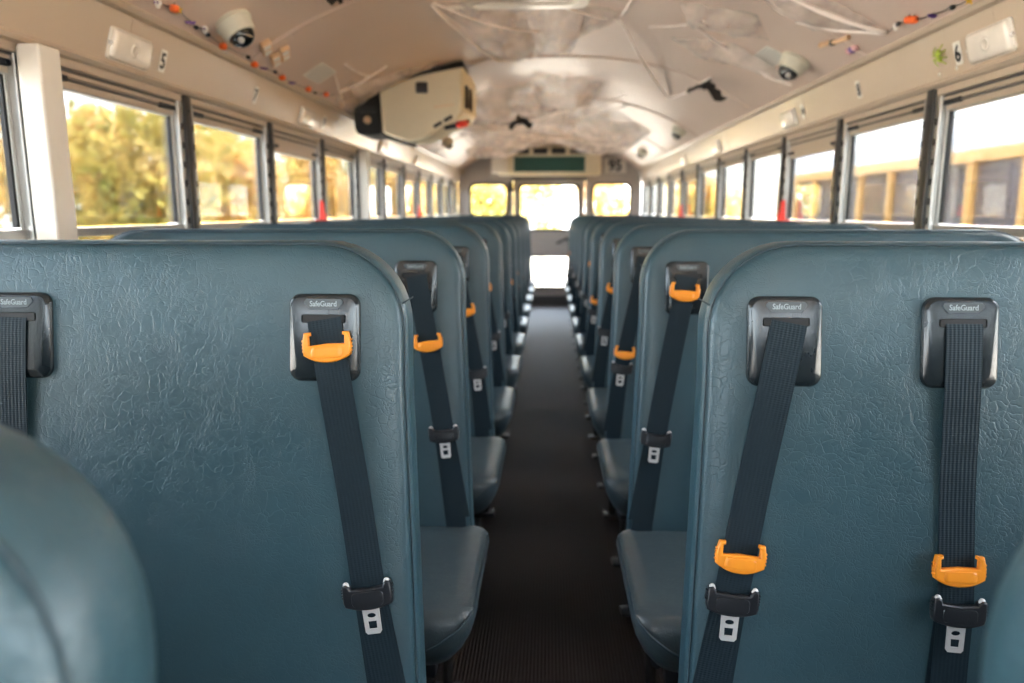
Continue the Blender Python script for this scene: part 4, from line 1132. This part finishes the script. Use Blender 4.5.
for (x, y, ang, lab) in ((-0.985, 3.28, 0, 'notice sticker with rows of small print, left ceiling'), (0.905, 3.26, 0, 'notice sticker with rows of print beside right dome camera')):
    root = tag(empty('notice_sticker'), lab, 'sticker', 'notice stickers on the ceiling')
    root.matrix_world = ceil_frame(x, y, 0.0008, 0)
    me = curve_shape([rrect(0.10, 0.22, 0.004, 3)], 0.001); link_mesh('sticker_card', me, M['white'], root)
    bm = bmesh.new(); random.seed(3)
    for k in range(6):
        yy = -0.09
        while yy < 0.085:
            L = random.uniform(0.012, 0.035); box(bm, (-0.038+0.015*k, yy+L/2, 0.0014), (0.0035, L, 0.001)); yy += L+0.008
    obj('print', bm, M['badge'], root)
root = tag(empty('toy_bone'), 'tan stick shaped toy beneath the right cobweb corner', 'toy')
root.matrix_world = ceil_frame(0.985, 2.74, 0.010, R_(80))
bm = bmesh.new(); tube(bm, [(-0.10, 0, 0), (-0.04, 0.004, 0), (0.02, 0.0, 0), (0.09, 0.006, 0)], [0.010, 0.008, 0.007, 0.009], 10); obj('shaft', bm, M['tan'], root, True)
bm = bmesh.new(); tube(bm, [(-0.025, 0, 0), (-0.010, 0, 0)], 0.011, 10); obj('band', bm, M['gr_black'], root, True)
root = tag(empty('toy_doll'), 'small pink and dark trinket stuck beside the right rail', 'toy')
root.matrix_world = ceil_frame(1.035, 2.72, 0.008, R_(90))
for q, mt in ((-1, 'pink'), (1, 'pink'), (0, 'gr_purple')):
    bm = bmesh.new(); bmesh.ops.create_uvsphere(bm, u_segments=12, v_segments=8, radius=0.014, matrix=Matrix.Translation((q*0.026, 0, 0.002)) @ Matrix.Diagonal((1.2, 1, 0.6, 1)))
    obj('trinket_bead', bm, M[mt], root, True)
root = tag(empty('ceiling_disc'), 'small orange disc on the ceiling beyond the bat', 'disc')  # low round dome in plain tan, its lens piece included
root.matrix_world = ceil_frame(0.827, 3.57, 0.002)
bm = bmesh.new(); lathe(bm, [(0.020, -0.002), (0.020, 0.004), (0.012, 0.008), (0, 0.009)], 20); obj('lens', bm, M['tan'], root, True)

#@@OUTSIDE
# ------------------------------------------------------------------ outside
GZ = -0.95
bm = bmesh.new(); box(bm, (0, 10, GZ-0.05), (160, 160, 0.1)); tag(obj('ground', bm, M['ground']), kind='structure')

# parked school bus on the right
def parked_bus(x0, ya, yb, lab):
    root = tag(empty('school_bus', (x0, (ya+yb)/2, GZ)), lab, 'bus')
    L = yb-ya; W = 2.4; g = lambda z: z-GZ
    zt = 2.12
    bm = bmesh.new()
    sec = [(0, g(-0.45)), (0, g(0.95))]
    secb = [(0, g(0.98)), (0.0, g(1.62)), (0.05, g(1.78)), (0.22, g(1.95)), (0.6, g(2.07)), (1.2, g(zt)), (1.8, g(2.07)), (2.18, g(1.95)), (2.35, g(1.78)), (2.4, g(1.62)), (2.4, g(0.98))]
    lower = [(0, g(-0.45)), (0, g(0.98)), (2.4, g(0.98)), (2.4, g(-0.45))]
    loft(bm, [[(x, y, z) for x, z in lower] for y in (-L/2, L/2)]); obj('body', bm, M['bus_yellow'], root)
    bm = bmesh.new(); loft(bm, [[(x, y, z) for x, z in [(0.0, g(1.60))]+secb[2:9]+[(2.4, g(1.60))]] for y in (-L/2, L/2)])
    obj('roof', bm, M['bus_white'], root, True, angle=40)
    bm = bmesh.new(); box(bm, (0.0, 0, g(1.60)), (0.05, L, 0.10), bev=0.01); obj('window_header', bm, M['bus_yellow'], root)
    bm = bmesh.new(); box(bm, (0.05, 0, g(1.28)), (0.02, L-0.1, 0.62)); obj('window_band', bm, M['bus_glass'], root)
    bm = bmesh.new(); box(bm, (0.02, 0, g(1.0)), (0.06, L, 0.05), bev=0.008); obj('window_sill', bm, M['bus_white'], root)
    n = int(L/0.71)
    for k in range(n+1):
        bm = bmesh.new(); wd = 0.16 if k % 3 == 0 else 0.09
        box(bm, (0.02, -L/2+0.05+k*0.71, g(1.28)), (0.05, wd, 0.62), bev=0.006); obj('window_pillar', bm, M['bus_yellow'], root)
    for z in (0.45, 0.05, -0.2):
        bm = bmesh.new(); box(bm, (-0.012, 0, g(z)), (0.02, L-0.1, 0.05), bev=0.004); obj('rub_rail', bm, M['black'], root)
    for y in (-L/2+1.6, L/2-2.8):
        bm = bmesh.new(); lathe(bm, [(0.20, -0.12), (0.46, -0.12), (0.50, -0.08), (0.50, 0.08), (0.46, 0.12), (0.20, 0.12)], 28, Matrix.Translation((0.16, y, 0.50)) @ Matrix.Rotation(R_(90), 4, 'Y'))
        wl = obj('wheel', bm, M['black'], root, True, angle=35)
        bm = bmesh.new(); lathe(bm, [(0.19, -0.13), (0.19, -0.09), (0.06, -0.05)], 20, Matrix.Translation((0.16, y, 0.50)) @ Matrix.Rotation(R_(90), 4, 'Y')); obj('hub', bm, M['bus_white'], wl, True, angle=35)
parked_bus(3.35, 0.5, 11.2, 'yellow school bus with white roof parked outside right windows')
# shed roof seen over the parked bus
root = tag(empty('shed', (13.0, 11.5, GZ)), 'grey slatted shed roof beyond the parked yellow bus', 'building')
bm = bmesh.new(); box(bm, (0, 0, 1.7), (3.0, 5.0, 3.4)); obj('wall', bm, M['bus_white'], root)
for k in range(3):
    bm = bmesh.new(); box(bm, (-1.5-0.1*k, 0, 3.55+0.16*k), (0.7, 5.4-0.5*k, 0.06)); obj('roof_slat', bm, M['badge'], root)

# house on the left
root = tag(empty('house', (-19.0, 16.0, GZ)), 'white house with brown roof edge beyond left windows', 'house')
bm = bmesh.new(); box(bm, (0, 0, 1.35), (6, 9, 2.7)); obj('wall', bm, M['house_wall'], root)
bm = bmesh.new(); prism(bm, [(-3.5, 2.7), (3.5, 2.7), (3.5, 2.9), (0, 4.2), (-3.5, 2.9)], -4.9, 4.9); obj('roof', bm, M['house_roof'], root)
bm = bmesh.new(); box(bm, (2.2, 2.0, 3.9), (0.5, 0.6, 1.2), bev=0.02); obj('chimney', bm, M['house_roof'], root)

def tree_mesh(seed, h, r, nleaf, lm):
    rnd = random.Random(seed)
    bm = bmesh.new()
    blobs = []
    for k in range(16):
        a = rnd.uniform(0, 6.283); rr = r*rnd.uniform(0.1, 0.75); z = h*rnd.uniform(0.22, 0.92)
        f = 1-abs(z/h-0.5)*0.8
        blobs.append((Vector((rr*f*math.cos(a), rr*f*math.sin(a), z)), r*rnd.uniform(0.28, 0.48)))
    for i in range(nleaf):
        cpos, cr_ = rnd.choice(blobs)
        d = Vector((rnd.gauss(0, 1), rnd.gauss(0, 1), rnd.gauss(0, 1))).normalized()
        p = cpos+d*cr_*rnd.uniform(0.55, 1.05)
        s_ = rnd.uniform(0.07, 0.15)
        x = Vector((rnd.gauss(0, 1), rnd.gauss(0, 1), rnd.gauss(0, 1))).normalized(); y = d.cross(x)
        if y.length < 0.1: continue
        y.normalize()
        q = [p-x*s_, p+y*s_*0.6, p+x*s_, p-y*s_*0.6]
        bm.faces.new([bm.verts.new(v) for v in q])
    me = bpy.data.meshes.new('crown'); bm.to_mesh(me); bm.free(); me.materials.append(lm)
    bm = bmesh.new()
    tube(bm, [(0, 0, 0), (0.05, 0.02, h*0.25), (-0.04, 0.05, h*0.55), (0.02, 0, h*0.85)], [0.16, 0.13, 0.09, 0.03], 8)
    for k, (cpos, cr_) in enumerate(blobs[:9]):
        z0 = min(cpos.z*0.7, h*0.6)
        tube(bm, [(0, 0.02, z0), tuple(cpos*0.6+Vector((0, 0, cpos.z*0.3))), tuple(cpos)], [0.06, 0.04, 0.015], 6)
    mt = bpy.data.meshes.new('trunk'); bm.to_mesh(mt); bm.free(); mt.materials.append(M['bark'])
    return me, mt
TM = [tree_mesh(1, 5.2, 2.0, 4200, M['leaf_gold']), tree_mesh(2, 6.0, 2.3, 4800, M['leaf_green']), tree_mesh(3, 4.2, 2.2, 3800, M['leaf_gold'])]
def tree(k, x, y, sc, rz, lab, g):
    root = tag(empty('tree', (x, y, GZ-0.02), (0, 0, rz)), lab, 'tree', g); root.scale = (sc, sc, sc)
    link_mesh('crown', TM[k][0], None, root); link_mesh('trunk', TM[k][1], None, root)
LT = [(0, -7.0, 7.0, 0.8, 1.4), (1, -6.5, 11.6, 0.74, 0.6), (2, -7.0, 16.0, 0.86, 2.4), (0, -6.5, 20.4, 0.8, 0.9), (1, -7.0, 25.0, 0.74, 0.4), (2, -6.5, 29.8, 0.86, 2.4), (0, -7.0, 35.0, 0.8, 5.5), (1, -6.5, 41.0, 0.74, 4.8), (1, -12.5, 9.5, 1.0, 4.6), (2, -12.5, 15.2, 1.0, 1.3), (0, -12.5, 21.5, 1.0, 3.2), (1, -12.5, 28.5, 1.0, 1.7)]
for n_, (k, x, y, sc, rz) in enumerate(LT):
    tree(k, x, y, sc, rz, ['golden leaved tree', 'green gold leaved tree', 'low spreading golden tree'][k]+' outside left windows, %s along the bus' % ORD[n_], 'trees outside the left windows')
for n_, (k, x, y, sc, rz) in enumerate([(1, -1.9, 23, 0.75, 0.4), (0, 1.9, 27, 0.75, 1.5), (2, 4.0, 21, 0.72, 2.0), (1, -1.0, 34, 0.9, 0.9)]):
    tree(k, x, y, sc, rz, 'blurred tree seen through %s' % ['the rear left window', 'right side of the rear door window', 'the rear right window', 'left side of the rear door window'][n_], 'trees behind the bus')
